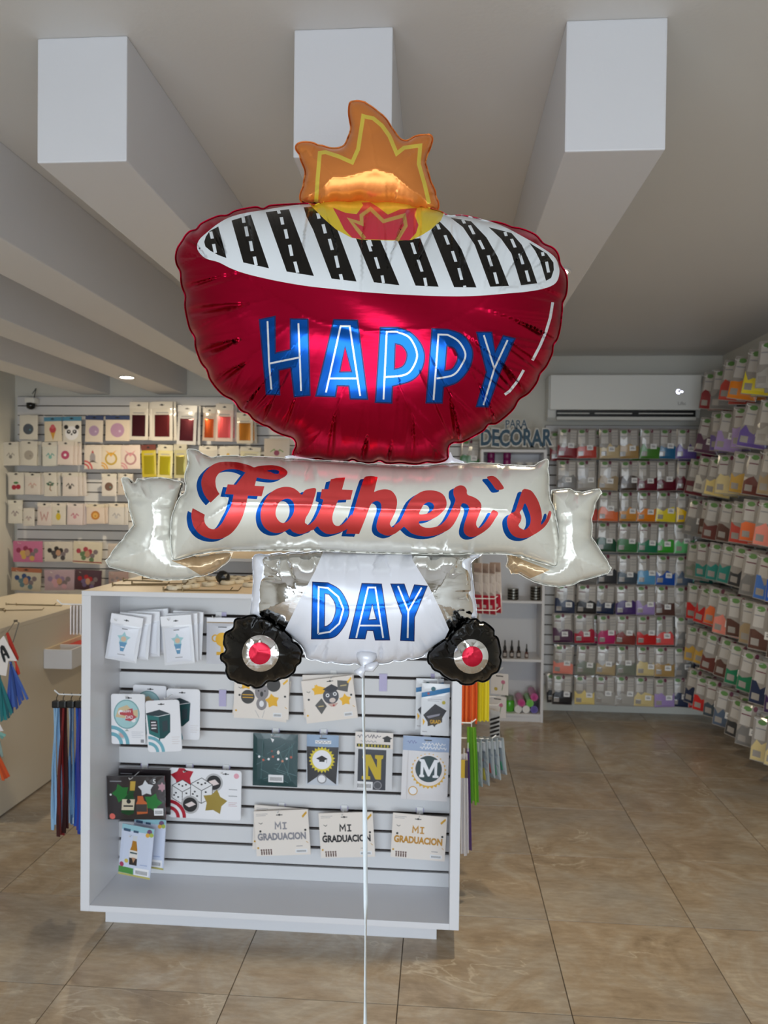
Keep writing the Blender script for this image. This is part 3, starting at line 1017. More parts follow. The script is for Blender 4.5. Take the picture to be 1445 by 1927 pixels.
P1 = [np.vstack([k6([(60, 290)]), P1[0], k6([(140, 830), (25, 825)])]), P1[1]]
P2 = [np.vstack([k6([(430, 300)]), smooth_poly(k6([(540, 305), (640, 340), (700, 410), (720, 490), (690, 590), (610, 680), (510, 715)]), 4, False), k6([(500, 830), (388, 828)])]), smooth_poly(k6([(535, 420), (590, 440), (615, 500), (600, 550), (570, 590), (520, 600)]), 4, False)]
Y_L = k6([(750, 325), (855, 325), (880, 470), (940, 350), (1022, 370), (910, 625), (830, 858), (748, 855), (820, 610)])
happy = [[H_L], A_L, P1, P2, [Y_L]]
_sm = lambda p: smooth_poly(p, 4, False)
lines = [k5([(697, 245), (708, 540), (725, 735)]), k5([(918, 260), (937, 745)]), k5([(710, 548), (922, 505)]),
         k5([(1115, 755), (1220, 280), (1285, 280), (1360, 780)]), k5([(1143, 655), (1335, 655)]),
         np.vstack([k6([(82, 805), (105, 320)]), _sm(k6([(180, 322), (270, 365), (322, 480), (290, 580), (230, 630), (95, 645)]))]),
         np.vstack([k6([(440, 810), (475, 340)]), _sm(k6([(540, 342), (620, 390), (668, 480), (640, 560), (580, 630), (462, 655)]))]),
         k6([(800, 345), (875, 585)]), k6([(970, 380), (875, 585), (797, 845)])]
prints = [([white_zone], F_WHITE)]
prints += [([b], F_BLACK) for b in bars]
prints += [(d, F_WHITE) for d in dashes]
prints += [([yellow_zone], F_YELLOW), ([red_flame], F_FLRED)] + [(s, F_OCHRE) for s in [stroke(flame_m, 7.0)]]
for lt in happy:
    for lp in lt:
        prints.append((stroke(lp, 3.2, True), F_NAVY))
    prints.append((lt, F_BLUE))
    for lp in lt:
        prints.append((stroke(lp, 2.0, True), F_NAVY))
prints += [(stroke(l, 3.4), F_LINE) for l in lines]
prints += [(stroke(k6([(1293, 110), (1275, 220), (1245, 320), (1200, 425), (1148, 525)]), 5.2), F_LINE), (stroke(k6([(1085, 595), (1040, 675), (985, 745), (950, 770)]), 5.0), F_LINE)]
Puff(bowl_out, 150, step=4.5, crease=60, cdepth=0.27, clen=110, cwid=6.5, seed=3, scallop=5.0, dent=0.04, ripple=0.016, rlen=55, fine=75).build('bowl', balloon, F_RED, prints, None, 0.0, BO)

# --- flame
flame_out = np.vstack([k3([(955, 755), (962, 650), (985, 565), (965, 500), (930, 430), (920, 380), (950, 350), (1010, 345), (1080, 358), (1160, 385), (1225, 380), (1268, 335), (1290, 250), (1280, 150), (1290, 80), (1330, 62), (1400, 75)]),
                       k4([(40, 85), (130, 145), (200, 225), (270, 325), (340, 312), (420, 290), (465, 285), (490, 325), (475, 390), (448, 460), (455, 540), (490, 640), (522, 725), (525, 810), (440, 830), (200, 810), (0, 790)]), k3([(1200, 790), (1060, 790)])])
gl = np.vstack([k3([(1065, 760), (1075, 600), (1090, 425), (1130, 420), (1220, 450), (1310, 490), (1350, 400), (1385, 175)]), k4([(20, 178), (80, 190), (140, 240), (190, 310), (240, 430), (290, 390), (400, 375), (390, 500), (430, 640), (460, 770)])])
Puff(flame_out, 58, step=4.0, crease=50, cdepth=0.22, clen=30, cwid=4.5, seed=5, scallop=2.5, dent=0.03).build('flame', balloon, F_ORANGE, [(stroke(gl, 7.4), F_GOLD)], None, 0.015, BO)

# --- banner
ban_out = np.vstack([k7([(475, 80), (500, 72), (540, 80), (612, 118), (640, 112), (760, 108), (1050, 122), (1445, 148)]),
                     k8([(300, 165), (480, 150), (700, 150), (935, 165), (985, 145), (1035, 130), (1042, 200), (1045, 330), (1070, 400), (1100, 560), (1102, 640), (1082, 725), (1000, 708), (800, 660), (450, 662), (0, 652)]),
                     k7([(1200, 640), (860, 640), (640, 645), (500, 672), (402, 692), (388, 640), (385, 540), (392, 440), (430, 345), (465, 310), (462, 220), (482, 150)])])
def hole(f, p):
    return smooth_poly(f(p), 3)
letters = [
 [np.array(smooth_poly(fa([(370, 597), (320, 540), (280, 470), (255, 370), (265, 290), (300, 220), (380, 140), (450, 105), (550, 90), (680, 95), (780, 115), (860, 140), (905, 160), (960, 145), (1050, 135), (1150, 135), (1240, 155), (1300, 190), (1320, 225), (1300, 265), (1240, 300), (1160, 315), (1040, 305), (940, 285)]), 3, False).tolist() + fa([(912, 400), (690, 400), (685, 375), (800, 225)]).tolist() + smooth_poly(fa([(790, 222), (730, 195), (640, 182), (560, 190), (490, 220), (440, 280), (430, 350), (445, 430), (480, 490)]), 3, False).tolist()),
  hole(fa, [(1065, 205), (1120, 190), (1190, 195), (1220, 215), (1210, 240), (1160, 240), (1110, 218)])],
 [fa([(580, 370), (1035, 395), (1000, 520), (550, 490)])],
 [np.array(fa([(655, 480), (835, 500)]).tolist() + smooth_poly(fa([(830, 515), (800, 650), (760, 780), (700, 890), (620, 980), (520, 1035), (420, 1048), (320, 1030), (230, 980), (160, 890), (135, 790), (135, 720), (148, 665)]), 3, False).tolist() + smooth_poly(fa([(298, 745), (290, 800), (305, 860), (350, 910), (400, 925), (450, 910), (510, 850), (570, 740), (620, 640), (655, 495)]), 3, False).tolist())],
 [smooth_poly(fb([(-284, 490), (-200, 430), (-100, 402), (0, 412), (70, 455), (118, 500), (150, 450), (200, 428), (292, 425), (265, 560), (215, 700), (165, 790), (158, 850), (190, 876), (120, 960), (20, 965), (-30, 920), (-60, 935), (-130, 965), (-220, 970), (-300, 940), (-360, 880), (-390, 790), (-385, 680), (-340, 570)]), 3),
  hole(fb, [(-144, 580), (-89, 550), (-29, 553), (16, 600), (24, 680), (6, 745), (-39, 810), (-94, 845), (-139, 843), (-184, 800), (-206, 740), (-199, 670), (-174, 610)])],
 [np.array(fb([(475, 310), (540, 292), (655, 285), (615, 435), (748, 440), (720, 560), (570, 565)]).tolist() + smooth_poly(fb([(560, 580), (530, 650), (500, 740), (495, 810), (515, 865), (555, 885), (610, 870), (670, 820), (730, 740)]), 3, False).tolist() + smooth_poly(fb([(760, 850), (665, 930), (580, 965), (500, 985), (420, 980), (350, 935), (310, 890), (265, 930), (220, 945), (150, 975), (80, 985), (20, 960), (-30, 920)]), 3, False).tolist() + smooth_poly(fb([(60, 870), (190, 875), (240, 845), (290, 790), (345, 680), (385, 560)]), 3, False).tolist() + fb([(345, 545), (365, 430), (445, 430)]).tolist())],
 [np.array(smooth_poly(fb([(885, 300), (905, 275), (980, 268), (1055, 280)]), 3, False).tolist() + smooth_poly(fb([(1010, 465), (1080, 440), (1160, 432), (1230, 455), (1280, 520), (1295, 600), (1275, 700), (1230, 800), (1207, 850), (1215, 885), (1240, 903), (1290, 880), (1370, 790)]), 3, False).tolist() + smooth_poly(fb([(1430, 850), (1370, 900), (1330, 935), (1260, 985), (1180, 1005), (1110, 985), (1060, 950), (1040, 890), (1060, 790), (1095, 690), (1100, 640), (1090, 600), (1050, 575), (1000, 590), (960, 640), (900, 800), (825, 985)]), 3, False).tolist() + fb([(665, 980), (690, 890), (760, 700), (800, 560), (850, 400)]).tolist())],
 [smooth_poly(fc([(270, 890), (340, 830), (390, 740), (430, 650), (480, 560), (560, 490), (640, 452), (740, 445), (830, 465), (890, 510), (920, 580), (915, 650), (870, 710), (800, 770), (700, 815), (582, 830), (600, 880), (660, 905), (740, 905), (830, 880), (910, 820), (960, 740), (1000, 650), (1035, 590), (1095, 670), (1030, 830), (960, 920), (880, 965), (790, 1000), (680, 1015), (580, 1005), (480, 970), (385, 890), (330, 935)]), 3),
  hole(fc, [(640, 620), (690, 592), (740, 600), (768, 640), (745, 690), (690, 730), (585, 740), (600, 690)])],
 [smooth_poly(fd([(90, 430), (120, 400), (170, 383), (220, 395), (252, 440), (258, 495), (340, 530), (400, 570), (430, 620), (425, 680), (400, 750), (370, 830), (370, 880), (395, 910), (430, 895), (480, 840), (530, 760), (575, 690), (640, 725), (600, 800), (540, 890), (460, 960), (370, 1010), (290, 1020), (230, 985), (212, 930), (225, 850), (255, 760), (278, 680), (270, 635), (240, 612), (195, 605), (170, 660), (120, 790), (40, 900), (-40, 940), (-70, 880), (0, 800), (60, 690), (110, 570), (88, 500)]), 3)],
 [smooth_poly(fd([(500, 285), (530, 270), (580, 268), (630, 300), (670, 350), (710, 420), (650, 440), (610, 430), (560, 360)]), 3)],
 [smooth_poly(fd([(940, 440), (965, 427), (1040, 445), (1090, 500), (1140, 590), (1170, 690), (1180, 780), (1170, 870), (1230, 800), (1270, 700), (1298, 720), (1275, 800), (1220, 890), (1120, 970), (1000, 1030), (900, 1035), (820, 1000), (770, 930), (750, 850), (755, 780), (800, 725), (850, 700), (895, 570)]), 3),
  hole(fd, [(970, 605), (1010, 680), (1040, 780), (1030, 870), (975, 930), (920, 915), (890, 880), (920, 820), (925, 760), (905, 720), (940, 670)])]]
sh = np.array([-9.0, 5.2])
prints = []
for lt in letters:
    prints.append(([lp+sh for lp in lt], F_BLUE))
for lt in letters:
    prints.append((lt, F_CORAL))
Puff(ban_out, 80, step=4.5, crease=75, cdepth=0.16, clen=26, cwid=4, seed=11, scallop=1.5, dent=0.015, ripple=0.012).build('banner', balloon, F_PEARL, prints, None, -0.008, BO)

Puff([(538, 863), (552, 857), (620, 869), (700, 873), (790, 875), (838, 868), (847, 850), (853, 861), (872, 872), (800, 882), (600, 880)], 3.0, step=5, crease=60, cdepth=0.1, clen=10, lip=1.0, seed=2, scallop=0, dent=0).build('seam_strip', balloon, F_PANEL, [], None, -0.004, BO)

# --- ribbon tails of the banner
tail_l = k7([(110, 238), (125, 222), (150, 228), (188, 262), (200, 236), (330, 229), (440, 248), (462, 262), (440, 330), (420, 420), (418, 540), (430, 660), (560, 662), (700, 640), (735, 645), (715, 690), (690, 722), (630, 756), (570, 780), (480, 798), (370, 806), (280, 795), (200, 770), (130, 752), (75, 738), (45, 730), (22, 692), (60, 642), (110, 580), (178, 495), (160, 430), (140, 350)])
tan_l = k7([(395, 695), (430, 640), (740, 620), (720, 690), (690, 725), (570, 785), (480, 730)])
Puff(tail_l, 46, step=4.5, crease=60, cdepth=0.3, clen=38, cwid=4, seed=21, scallop=2, dent=0.06, smooth=False).build('ribbon_tail', balloon, F_PEARL, [([tan_l], F_TAN)], None, 0.022, BO)
tail_r = k8([(1050, 330), (1055, 300), (1150, 290), (1225, 312), (1290, 296), (1322, 293), (1338, 318), (1300, 372), (1283, 470), (1281, 560), (1330, 640), (1392, 732), (1370, 765), (1250, 800), (1170, 830), (1100, 842), (980, 825), (910, 790), (870, 765), (830, 768), (800, 722), (812, 690), (800, 650), (900, 660), (1040, 700), (1060, 640), (1060, 520), (1050, 430)])
tan_r = k8([(795, 640), (900, 690), (1045, 745), (930, 795), (870, 765), (830, 775), (790, 725)])
Puff(tail_r, 46, step=4.5, crease=60, cdepth=0.3, clen=38, cwid=4, seed=23, scallop=2, dent=0.06, smooth=False).build('ribbon_tail', balloon, F_PEARL, [([tan_r], F_TAN)], None, 0.022, BO)

# --- silver base with the white DAY panel
body_out = k9([(200, 42), (400, 20), (740, 15), (1100, 18), (1300, 30), (1262, 75), (1268, 200), (1278, 330), (1230, 400), (1150, 450), (1075, 492), (1040, 520), (1000, 540), (830, 568), (740, 574), (640, 570), (470, 548), (440, 500), (380, 440), (300, 400), (215, 340), (205, 240), (215, 130), (212, 80)])
panel = k9([(545, 0), (965, 0), (970, 60), (1050, 190), (1110, 310), (1148, 400), (1100, 500), (1000, 560), (740, 600), (470, 560), (400, 480), (352, 400), (420, 260), (500, 110)])
D_L = [np.vstack([k9([(485, 168)]), smooth_poly(k9([(560, 172), (620, 210), (660, 290), (650, 360), (600, 430), (540, 445)]), 4, False), k9([(480, 445)])]), np.vstack([k9([(545, 225)]), smooth_poly(k9([(565, 228), (590, 262), (598, 305), (580, 360), (555, 382)]), 4, False), k9([(543, 385)])])]
AA_L = [k9([(725, 175), (820, 178), (860, 450), (790, 450), (780, 405), (750, 403), (740, 445), (662, 443)]), k9([(775, 275), (795, 350), (757, 352)])]
YY_L = [k9([(865, 178), (930, 178), (955, 250), (980, 182), (1042, 188), (980, 340), (978, 455), (912, 452), (920, 330)])]
prints = [([panel], F_PANEL)]
for lt in (D_L, AA_L, YY_L):
    prints.append((lt, F_BLUE))
    for lp in lt:
        prints.append((stroke(lp, 1.6, True), F_NAVY))
prints += [(stroke(k9(p), 3.2), F_LINE) for p in ([(512, 420), (515, 192), (560, 198), (610, 240), (635, 300), (615, 370), (570, 410), (512, 420)], [(697, 440), (755, 195), (790, 195), (828, 440)], [(715, 380), (818, 380)], [(900, 188), (950, 310)], [(1015, 195), (950, 310), (947, 440)])]
Puff(body_out, 62, step=4.5, crease=40, cdepth=0.4, clen=34, cwid=4, seed=31, scallop=2.5, dent=0.05).build('base', balloon, F_SILVER, prints, None, 0.012, BO)
leg_l = k9([(200, 40), (300, 45), (330, 75), (300, 130), (270, 240), (262, 330), (240, 350), (190, 345), (182, 310), (195, 180)])
leg_r = k9([(1180, 60), (1230, 35), (1300, 28), (1290, 50), (1258, 75), (1270, 200), (1285, 330), (1262, 350), (1240, 340), (1218, 240), (1195, 130)])
Puff(leg_l, 17, step=4, crease=40, cdepth=0.25, clen=14, cwid=3, seed=33, scallop=1, lip=2, dent=0.05).build('leg', balloon, F_PANEL, [], None, 0.01, BO)
Puff(leg_r, 15, step=4, crease=40, cdepth=0.25, clen=14, cwid=3, seed=34, scallop=1, lip=2, dent=0.05).build('leg', balloon, F_PANEL, [], None, 0.01, BO)
wh_l = k9([(110, 345), (160, 330), (220, 328), (290, 355), (340, 390), (400, 450), (440, 508), (425, 575), (385, 622), (330, 650), (270, 666), (230, 685), (180, 687), (150, 668), (90, 656), (62, 610), (60, 580), (38, 555), (36, 520), (52, 495), (45, 450), (58, 415), (80, 395)])
wh_r = k9([(1040, 545), (1045, 510), (1062, 488), (1140, 430), (1200, 372), (1275, 343), (1350, 380), (1385, 430), (1402, 500), (1406, 545), (1385, 610), (1320, 656), (1230, 671), (1160, 652), (1090, 610), (1050, 578)])
for nm_seed, wo, hc, hr, rc_, rr in ((41, wh_l, (490, 1229.6), 34.5, (488.8, 1229.6), 21.0), (42, wh_r, (886.4, 1235.4), 32.6, (888.8, 1235.4), 19.4)):
    Puff(wo, 46, step=4, crease=33, cdepth=0.5, clen=24, cwid=3.6, seed=nm_seed, scallop=4.5, dent=0.03).build('wheel', balloon, F_BLACK, [(circle(hc, hr, 40), F_SILVER), (circle(rc_, rr, 36), F_HUB)], None, -0.004, BO)

# --- neck and curling ribbon
nk = MB()
P0 = CAM+bdir(688, 1250)*(BD-0.02)-BO
nk.tube([P0+np.array([0.0, 0.01, 0.016]), P0+np.array([0.0, 0.004, 0.004]), P0+np.array([-0.002, 0, -0.006]), P0+np.array([-0.006, -0.004, -0.010]), P0+np.array([-0.013, -0.006, -0.019])], [0.024, 0.015, 0.0075, 0.007, 0.012], 10)
nk.tube([P0+np.array([0.0, -0.006, -0.006]), P0+np.array([0.012, -0.008, -0.004]), P0+np.array([0.024, -0.004, 0.004])], [0.007, 0.009, 0.004], 8)
nk.build('tied_neck', F_PANEL, balloon, smooth=True)
rv, rf = [], []
wid = [(1262, 3), (1300, 3.5), (1330, 5), (1360, 3), (1400, 3), (1440, 3), (1480, 2.5), (1500, 6), (1560, 7), (1640, 6), (1700, 6.5), (1735, 2.5), (1780, 2.2), (1830, 2.6), (1850, 3.4), (1870, 2.6), (1927, 5), (2000, 5), (2100, 3), (2250, 6), (2400, 3), (2500, 5)]
us = [(1262, 683), (1330, 683.5), (1480, 686), (1600, 687), (1700, 688), (1850, 687), (1927, 687), (2500, 690)]
vv_ = np.linspace(1262, 2490, 160)
for i, v in enumerate(vv_):
    w = np.interp(v, [a for a, _ in wid], [b for _, b in wid])
    u = np.interp(v, [a for a, _ in us], [b for _, b in us])
    c = CAM+bdir(u, v)*(BD-0.022)-BO
    tw = math.acos(min(1, w/7.4))
    dx = 8.8*PXM/2
    off = np.array([math.cos(tw)*dx, math.sin(tw)*dx, 0])
    c[2] = max(c[2], 0.004-BO[2])
    rv += [c-off, c+off]
for i in range(len(vv_)-1):
    rf.append((2*i, 2*i+1, 2*i+3, 2*i+2))
ro = obj('ribbon', mesh_data('ribbon', rv, rf, mat('ribbon_white', '#dfe6ea', 0.3, coat=0.4), smooth=True), balloon)
so = ro.modifiers.new('solid', 'SOLIDIFY'); so.thickness = 0.0006

# ---------------------------------------------------------------- packs, cards and bags
M_FILM = mat('clear_film', '#f2f2f2', 0.1, alpha=0.22)
def card_mesh(name, w, h, base, prints=(), texts=(), t=0.004, bulge=0.0, corner=0.0, s=1.0, edge=None):
    """w, h in photo pixels, s metres per pixel; origin at the centre, front faces -y"""
    if corner > 0:
        o = []
        for (cx, cy, a0) in ((w-corner, h-corner, 0), (corner, h-corner, 90), (corner, corner, 180), (w-corner, corner, 270)):
            o += [(cx+corner*math.cos(math.radians(a0+q)), cy+corner*math.sin(math.radians(a0+q))) for q in (0, 30, 60, 90)]
        out = np.array(o)
    else:
        out = np.array([(0, 0), (w, 0), (w, h), (0, h)], float)
    mats_ = [base]
    pr = []
    for loops, ma in prints:
        if ma not in mats_:
            mats_.append(ma)
        pr.append((loops, mats_.index(ma)))
    ex = None
    if bulge:
        ex = np.stack(np.meshgrid(np.linspace(0.1, 0.9, 6)*w, np.linspace(0.1, 0.9, 7)*h), -1).reshape(-1, 2)
        out = resample(out, max(w, h)/7)
    V, T, mi = cdt(out, pr, ex)
    # drop printed bits outside the card
    def bl(x, y):
        fx, fy = np.clip(2*x/w-1, -1, 1), np.clip(2*y/h-1, -1, 1)
        return bulge*np.clip(1-fx**2, 0, 1)**0.6*np.clip(1-fy**4, 0, 1)**0.7
    b = bl(V[:, 0], V[:, 1])
    n = len(V)
    verts = [((V[i, 0]-w/2)*s, -t/2-b[i]*s, (V[i, 1]-h/2)*s) for i in range(n)]
    faces, fm = [], []
    for q, m in zip(T, mi):
        a = (V[q[1], 0]-V[q[0], 0])*(V[q[2], 1]-V[q[0], 1])-(V[q[1], 1]-V[q[0], 1])*(V[q[2], 0]-V[q[0], 0])
        faces.append(tuple(int(i) for i in (q if a > 0 else q[::-1]))); fm.append(int(m))
    k = len(verts); m_ = len(out)
    verts += [((p[0]-w/2)*s, -t/2, (p[1]-h/2)*s) for p in out]+[((p[0]-w/2)*s, t/2+0.3*bulge*s*0, (p[1]-h/2)*s) for p in out]
    for i in range(m_):
        j = (i+1) % m_
        faces.append((k+j, k+i, k+m_+i, k+m_+j)); fm.append(0)
    faces.append(tuple(k+m_+i for i in range(m_))); fm.append(0)
    for tx in texts:
        st, x, y, hh, ma, wmax = tx[:6]
        tv, tt = text_tris(st, 1.0, tx[6] if len(tx) > 6 else 0.012)
        x0, x1, y1 = tv[:, 0].min(), tv[:, 0].max(), 0.72
        sx = wmax/(x1-x0); sy = hh/y1
        if ma not in mats_:
            mats_.append(ma)
        k = len(verts)
        X = x+(tv[:, 0]-(x0+x1)/2)*sx; Y = y+tv[:, 1]*sy
        bb = bl(X, Y)
        verts += [((X[i]-w/2)*s, -t/2-bb[i]*s-0.0009-0.15*bulge*s, (Y[i]-h/2)*s) for i in range(len(tv))]
        faces += [tuple(k+i for i in q) for q in tt]
        fm += [mats_.index(ma)]*len(tt)
    return mesh_data(name, verts, faces, mats_, fm, False)
def place_card(name, label, cat, group, u, v, w, h, Y, base, prints=(), texts=(), rot=0.0, t=0.004, bulge=0.0, corner=0.0, yaw=0.0, tip=0.0):
    c = at(u, v, 1, Y)
    s = np.linalg.norm(at(u+10, v, 1, Y)-c)/10
    me = card_mesh(name, w, h, base, prints, texts, t, bulge, corner, s)
    o = obj(name, me, None, tuple(c), (math.radians(tip), math.radians(rot), math.radians(yaw)))
    tag(o, label, cat, group)
    return o, s
def add_header(o, w, h, f, col, s, bulge, t=0.004):
    hh = h*f
    th = t+2*bulge*s*0.75+0.0016
    me = card_mesh('header_card', w*1.01, hh, C(col, 0.3) if isinstance(col, str) else col, slot(w*0.5, hh*0.42, min(9, w*0.22)), (), th, 0, 0, s)
    return obj('header_card', me, o, (0, 0, (h-hh)/2*s+0.0006))
def behind(o, label, dx=0.0, dz=0.0, dy=0.03, drot=4.0, n=1):
    for i in range(n):
        c = copy_tree(o)
        c.location = (o.location.x+dx*(i+1), o.location.y+dy*(i+1), o.location.z+dz*(i+1))
        c.rotation_euler.y = o.rotation_euler.y+math.radians(drot*(i+1))
        c['label'] = label if n == 1 else label.replace('#', ORD[i])
    return c
ORD = ['first', 'second', 'third', 'fourth', 'fifth', 'sixth', 'seventh', 'eighth', 'ninth', 'tenth', 'eleventh', 'twelfth']
W_, K_, G_ = C('#e9e8ea', 0.35), C('#1b1a1c', 0.4), C('#8e8d92', 0.45)
W_P = C('#ecebef', 0.25, 0, 0.5)
CREAM = C('#e9dfd6', 0.4)
GOLD_ = C('#c9992e', 0.35, 0.5)
def bars_txt(x, y, w, n=2, h=1.3, gap=2.6, ma=None):
    return [(rect(x, y-i*gap, x+w*(1-0.18*(i % 2)), y-i*gap+h), ma or G_) for i in range(n)]
def barcode(x, y, w, h):
    p = [(rect(x, y, x+w, y+h), W_)]
    i = 0.1
    while i < 0.9:
        p.append((rect(x+w*i, y+h*0.2, x+w*(i+0.035), y+h*0.7), K_)); i += 0.075
    return p
def slot(x, y, w=9):
    return [(rect(x-w/2, y, x+w/2, y+1.5), K_), (circle((x, y+1.0), 1.9, 10), K_)]
def scribble(x, y, w, h, ma, lw=0.9, n=None):
    n = n or max(4, int(w/2.2))
    return [(stroke([(x+w*i/n, y+h*(0.5+0.45*math.sin(i*2.3+0.6*math.sin(i)))) for i in range(n+1)], lw), ma)]
def swirl(x, y, r, ma, n=2):
    """corner arcs"""
    out = []
    for i in range(n):
        r0, r1 = r*(1-0.36*i), r*(0.80-0.36*i)
        pts = [(x+r0*math.cos(a), y+r0*math.sin(a)) for a in np.linspace(0, math.pi/2, 9)]+[(x+r1*math.cos(a), y+r1*math.sin(a)) for a in np.linspace(math.pi/2, 0, 9)]
        out.append(([np.array(pts)], ma))
    return out
hook_me = None
def hook(loc, length, group, rot=0.0, label=None, z=0.0):
    """single prong hook starting at loc (on the slat) and pointing to -y (rot about z)"""
    key = round(length, 2)
    HOOKS = hook.cache
    if key not in HOOKS:
        L_ = key
        m = MB().box(-0.012, 0.012, -0.004, 0.0, -0.012, 0.014).tube([(0, 0, 0), (0, -L_+0.015, 0), (0, -L_, 0.003), (0, -L_-0.008, 0.011)], 0.0016, 6)
        HOOKS[key] = mesh_data('display_hook', m.v, m.f, M_WIRE, m.m)
    o = obj('display_hook', HOOKS[key], None, loc, (0, 0, rot))
    return tag(o, label or 'thin white wire slatwall hook with upturned tip', 'hook', group)
hook.cache = {}

# ======= packs on the cabinet's slat back
YC = CYP
GC = 'packs hanging on the display cabinet'
def chook(u, v, depth=0.12, lab=''):
    p = at(u, v, 1, YC)
    return hook((p[0], YC-0.001, p[2]), depth, 'hooks on the display cabinet', label=lab or 'thin white wire hook carrying packs on the white display cabinet')
BLUE_ = C('#8fc3cf', 0.4); TEAL_ = C('#6ea9b8', 0.4)
def star_pack(w, h):
    p = []
    p += [(rect(w*0.08, h*0.05, w*0.92, h*0.76), C('#e3e5ee', 0.3, 0, 0.4))]
    p += [(rect(w*0.40, h*0.70, w*0.58, h*0.715), K_), (rect(w*0.38, h*0.14, w*0.62, h*0.155), G_)]
    p += [(star((w*0.5, h*0.50), w*0.22, 5, 0.55), C('#9fc9cf')), (circle((w*0.5, h*0.49), w*0.085, 14), C('#d8b89c'))]
    p += [([np.array([(w*0.38, h*0.42), (w*0.62, h*0.42), (w*0.55, h*0.22), (w*0.45, h*0.22)])], C('#5f93b8'))]
    p += [(rect(w*0.44, h*0.30, w*0.56, h*0.325), W_P)]
    return p
o, s = place_card('balloon_pack', 'clear pack with blue star baby print tilting left, beside the cabinet\'s left side panel', 'pack', GC, 234, 1201, 58, 84, YC-0.13, C('#dfe0e6', 0.2, 0, 0.6), star_pack(58, 84), rot=9, bulge=3, yaw=4)
add_header(o, 58, 84, 0.2, W_P, s, 3)
behind(o, 'clear pack half hidden, # behind the tilted blue star baby pack', 0.028, 0.004, 0.028, -4.5, 3)
chook(247, 1158, 0.15)
o, s = place_card('balloon_pack', 'clear pack with blue star baby print, second along the cabinet\'s top row', 'pack', GC, 335, 1204, 56, 90, YC-0.12, C('#e2e3e8', 0.2, 0, 0.6), star_pack(56, 90), rot=-5, bulge=3, yaw=3)
add_header(o, 56, 90, 0.2, W_P, s, 3)
behind(o, 'clear pack half hidden, # behind the second blue star baby pack', 0.010, 0.004, 0.026, 3.5, 2)
chook(340, 1158, 0.14)
tr = [(rect(0, 76, 60, 84), C('#b79d7a')), (rect(0, 78, 60, 100), W_P), (rect(22, 68, 38, 69.5), K_),
      (circle((30, 46), 13, 20), GOLD_), (rect(27, 22, 33, 36), GOLD_), (rect(19, 17, 41, 23), GOLD_), (stroke(circle((17, 48), 6, 14)[0], 2.5, True), GOLD_), (stroke(circle((43, 48), 6, 14)[0], 2.5, True), GOLD_), (rect(25, 10, 36, 12), G_)]
place_card('balloon_pack', 'grey pack with gold trophy print behind the balloon\'s left wheel', 'pack', GC, 419, 1206, 60, 86, YC-0.04, C('#cfcfd6', 0.25, 0, 0.5), tr, bulge=2)
chook(412, 1158, 0.08)

w, h = 63.5, 92
p = [(circle((29, 55), 24.5, 32, 27), C('#7fa9ad', 0.3, 0.3)), (circle((29, 55), 22.5, 32, 25), C('#a9cfd2', 0.3, 0.2)), ([np.array([(8, 50), (14, 66), (30, 72), (40, 62), (50, 64), (50, 50), (40, 46), (20, 48)])], C('#cfb892')),
     (circle((18, 58), 5, 10), W_), (circle((42, 44), 4, 10), W_), ([np.array([(16, 58), (40, 66), (42, 54), (48, 50), (36, 42), (26, 44), (28, 52), (16, 54)])], C('#b8434c')),
     ([np.array([(29, 28), (25, 24), (33, 24)])], C('#9aa9a0')), (circle((20, 17), 8, 18), C('#b9cfd0')), (circle((20, 17), 5.5, 16), C('#caa4a0')), (rect(55, 3, 61, 9), G_)]
p += swirl(0, 0, 34, TEAL_) + bars_txt(38, 22, 22, 4, 0.9, 3.2, C('#c2c4cc')) + slot(33, 84, 12)
o, s = place_card('balloon_card', 'white card with round pastel map balloon print and red lettering', 'card', GC, 241.5, 1353, w, h, YC-0.11, W_P, p, [('HAPPY', 29, 58, 4.5, W_, 18), ('DAD', 34, 47, 6, W_, 14)], rot=-1, corner=4)
behind(o, 'white balloon card peeking out behind the round map balloon card', 0.055, 0.018, 0.07, 2)
chook(262, 1297, 0.13)
w, h = 64, 95
dk, tq = C('#1d4a4c', 0.3, 0.2), C('#2f7170', 0.3, 0.2)
p = [([np.array([(0, 72), (26, 78), (46, 70), (24, 66), (2, 68)])], C('#27383f')), ([np.array([(2, 69), (24, 65), (24, 24), (4, 34)])], tq), ([np.array([(24, 65), (46, 69), (44, 36), (32, 25), (24, 24)])], dk),
     ([np.array([(7, 60), (21, 58), (21, 34), (7, 40)])], C('#2a2c33')), (rect(9, 54, 18, 56), W_), (rect(9, 48, 19, 51), C('#c9bfc4')), (rect(9, 43, 18, 45), W_), ([np.array([(30, 56), (40, 58), (40, 40), (30, 36)])], C('#27383f')), (rect(22, 18, 24, 25), K_)]
p += swirl(2, 0, 30, TEAL_) + bars_txt(46, 26, 15, 4, 0.9, 4, C('#d2c9c9')) + slot(30, 87, 12)
o, s = place_card('balloon_card', 'white card with dark green cube balloon print', 'card', GC, 308, 1366, w, h, YC-0.12, W_P, p, rot=-4, corner=6)
behind(o, 'pale blue-white card showing behind the green cube balloon card', 0.055, 0.03, 0.06, 4)
chook(334, 1299, 0.14)
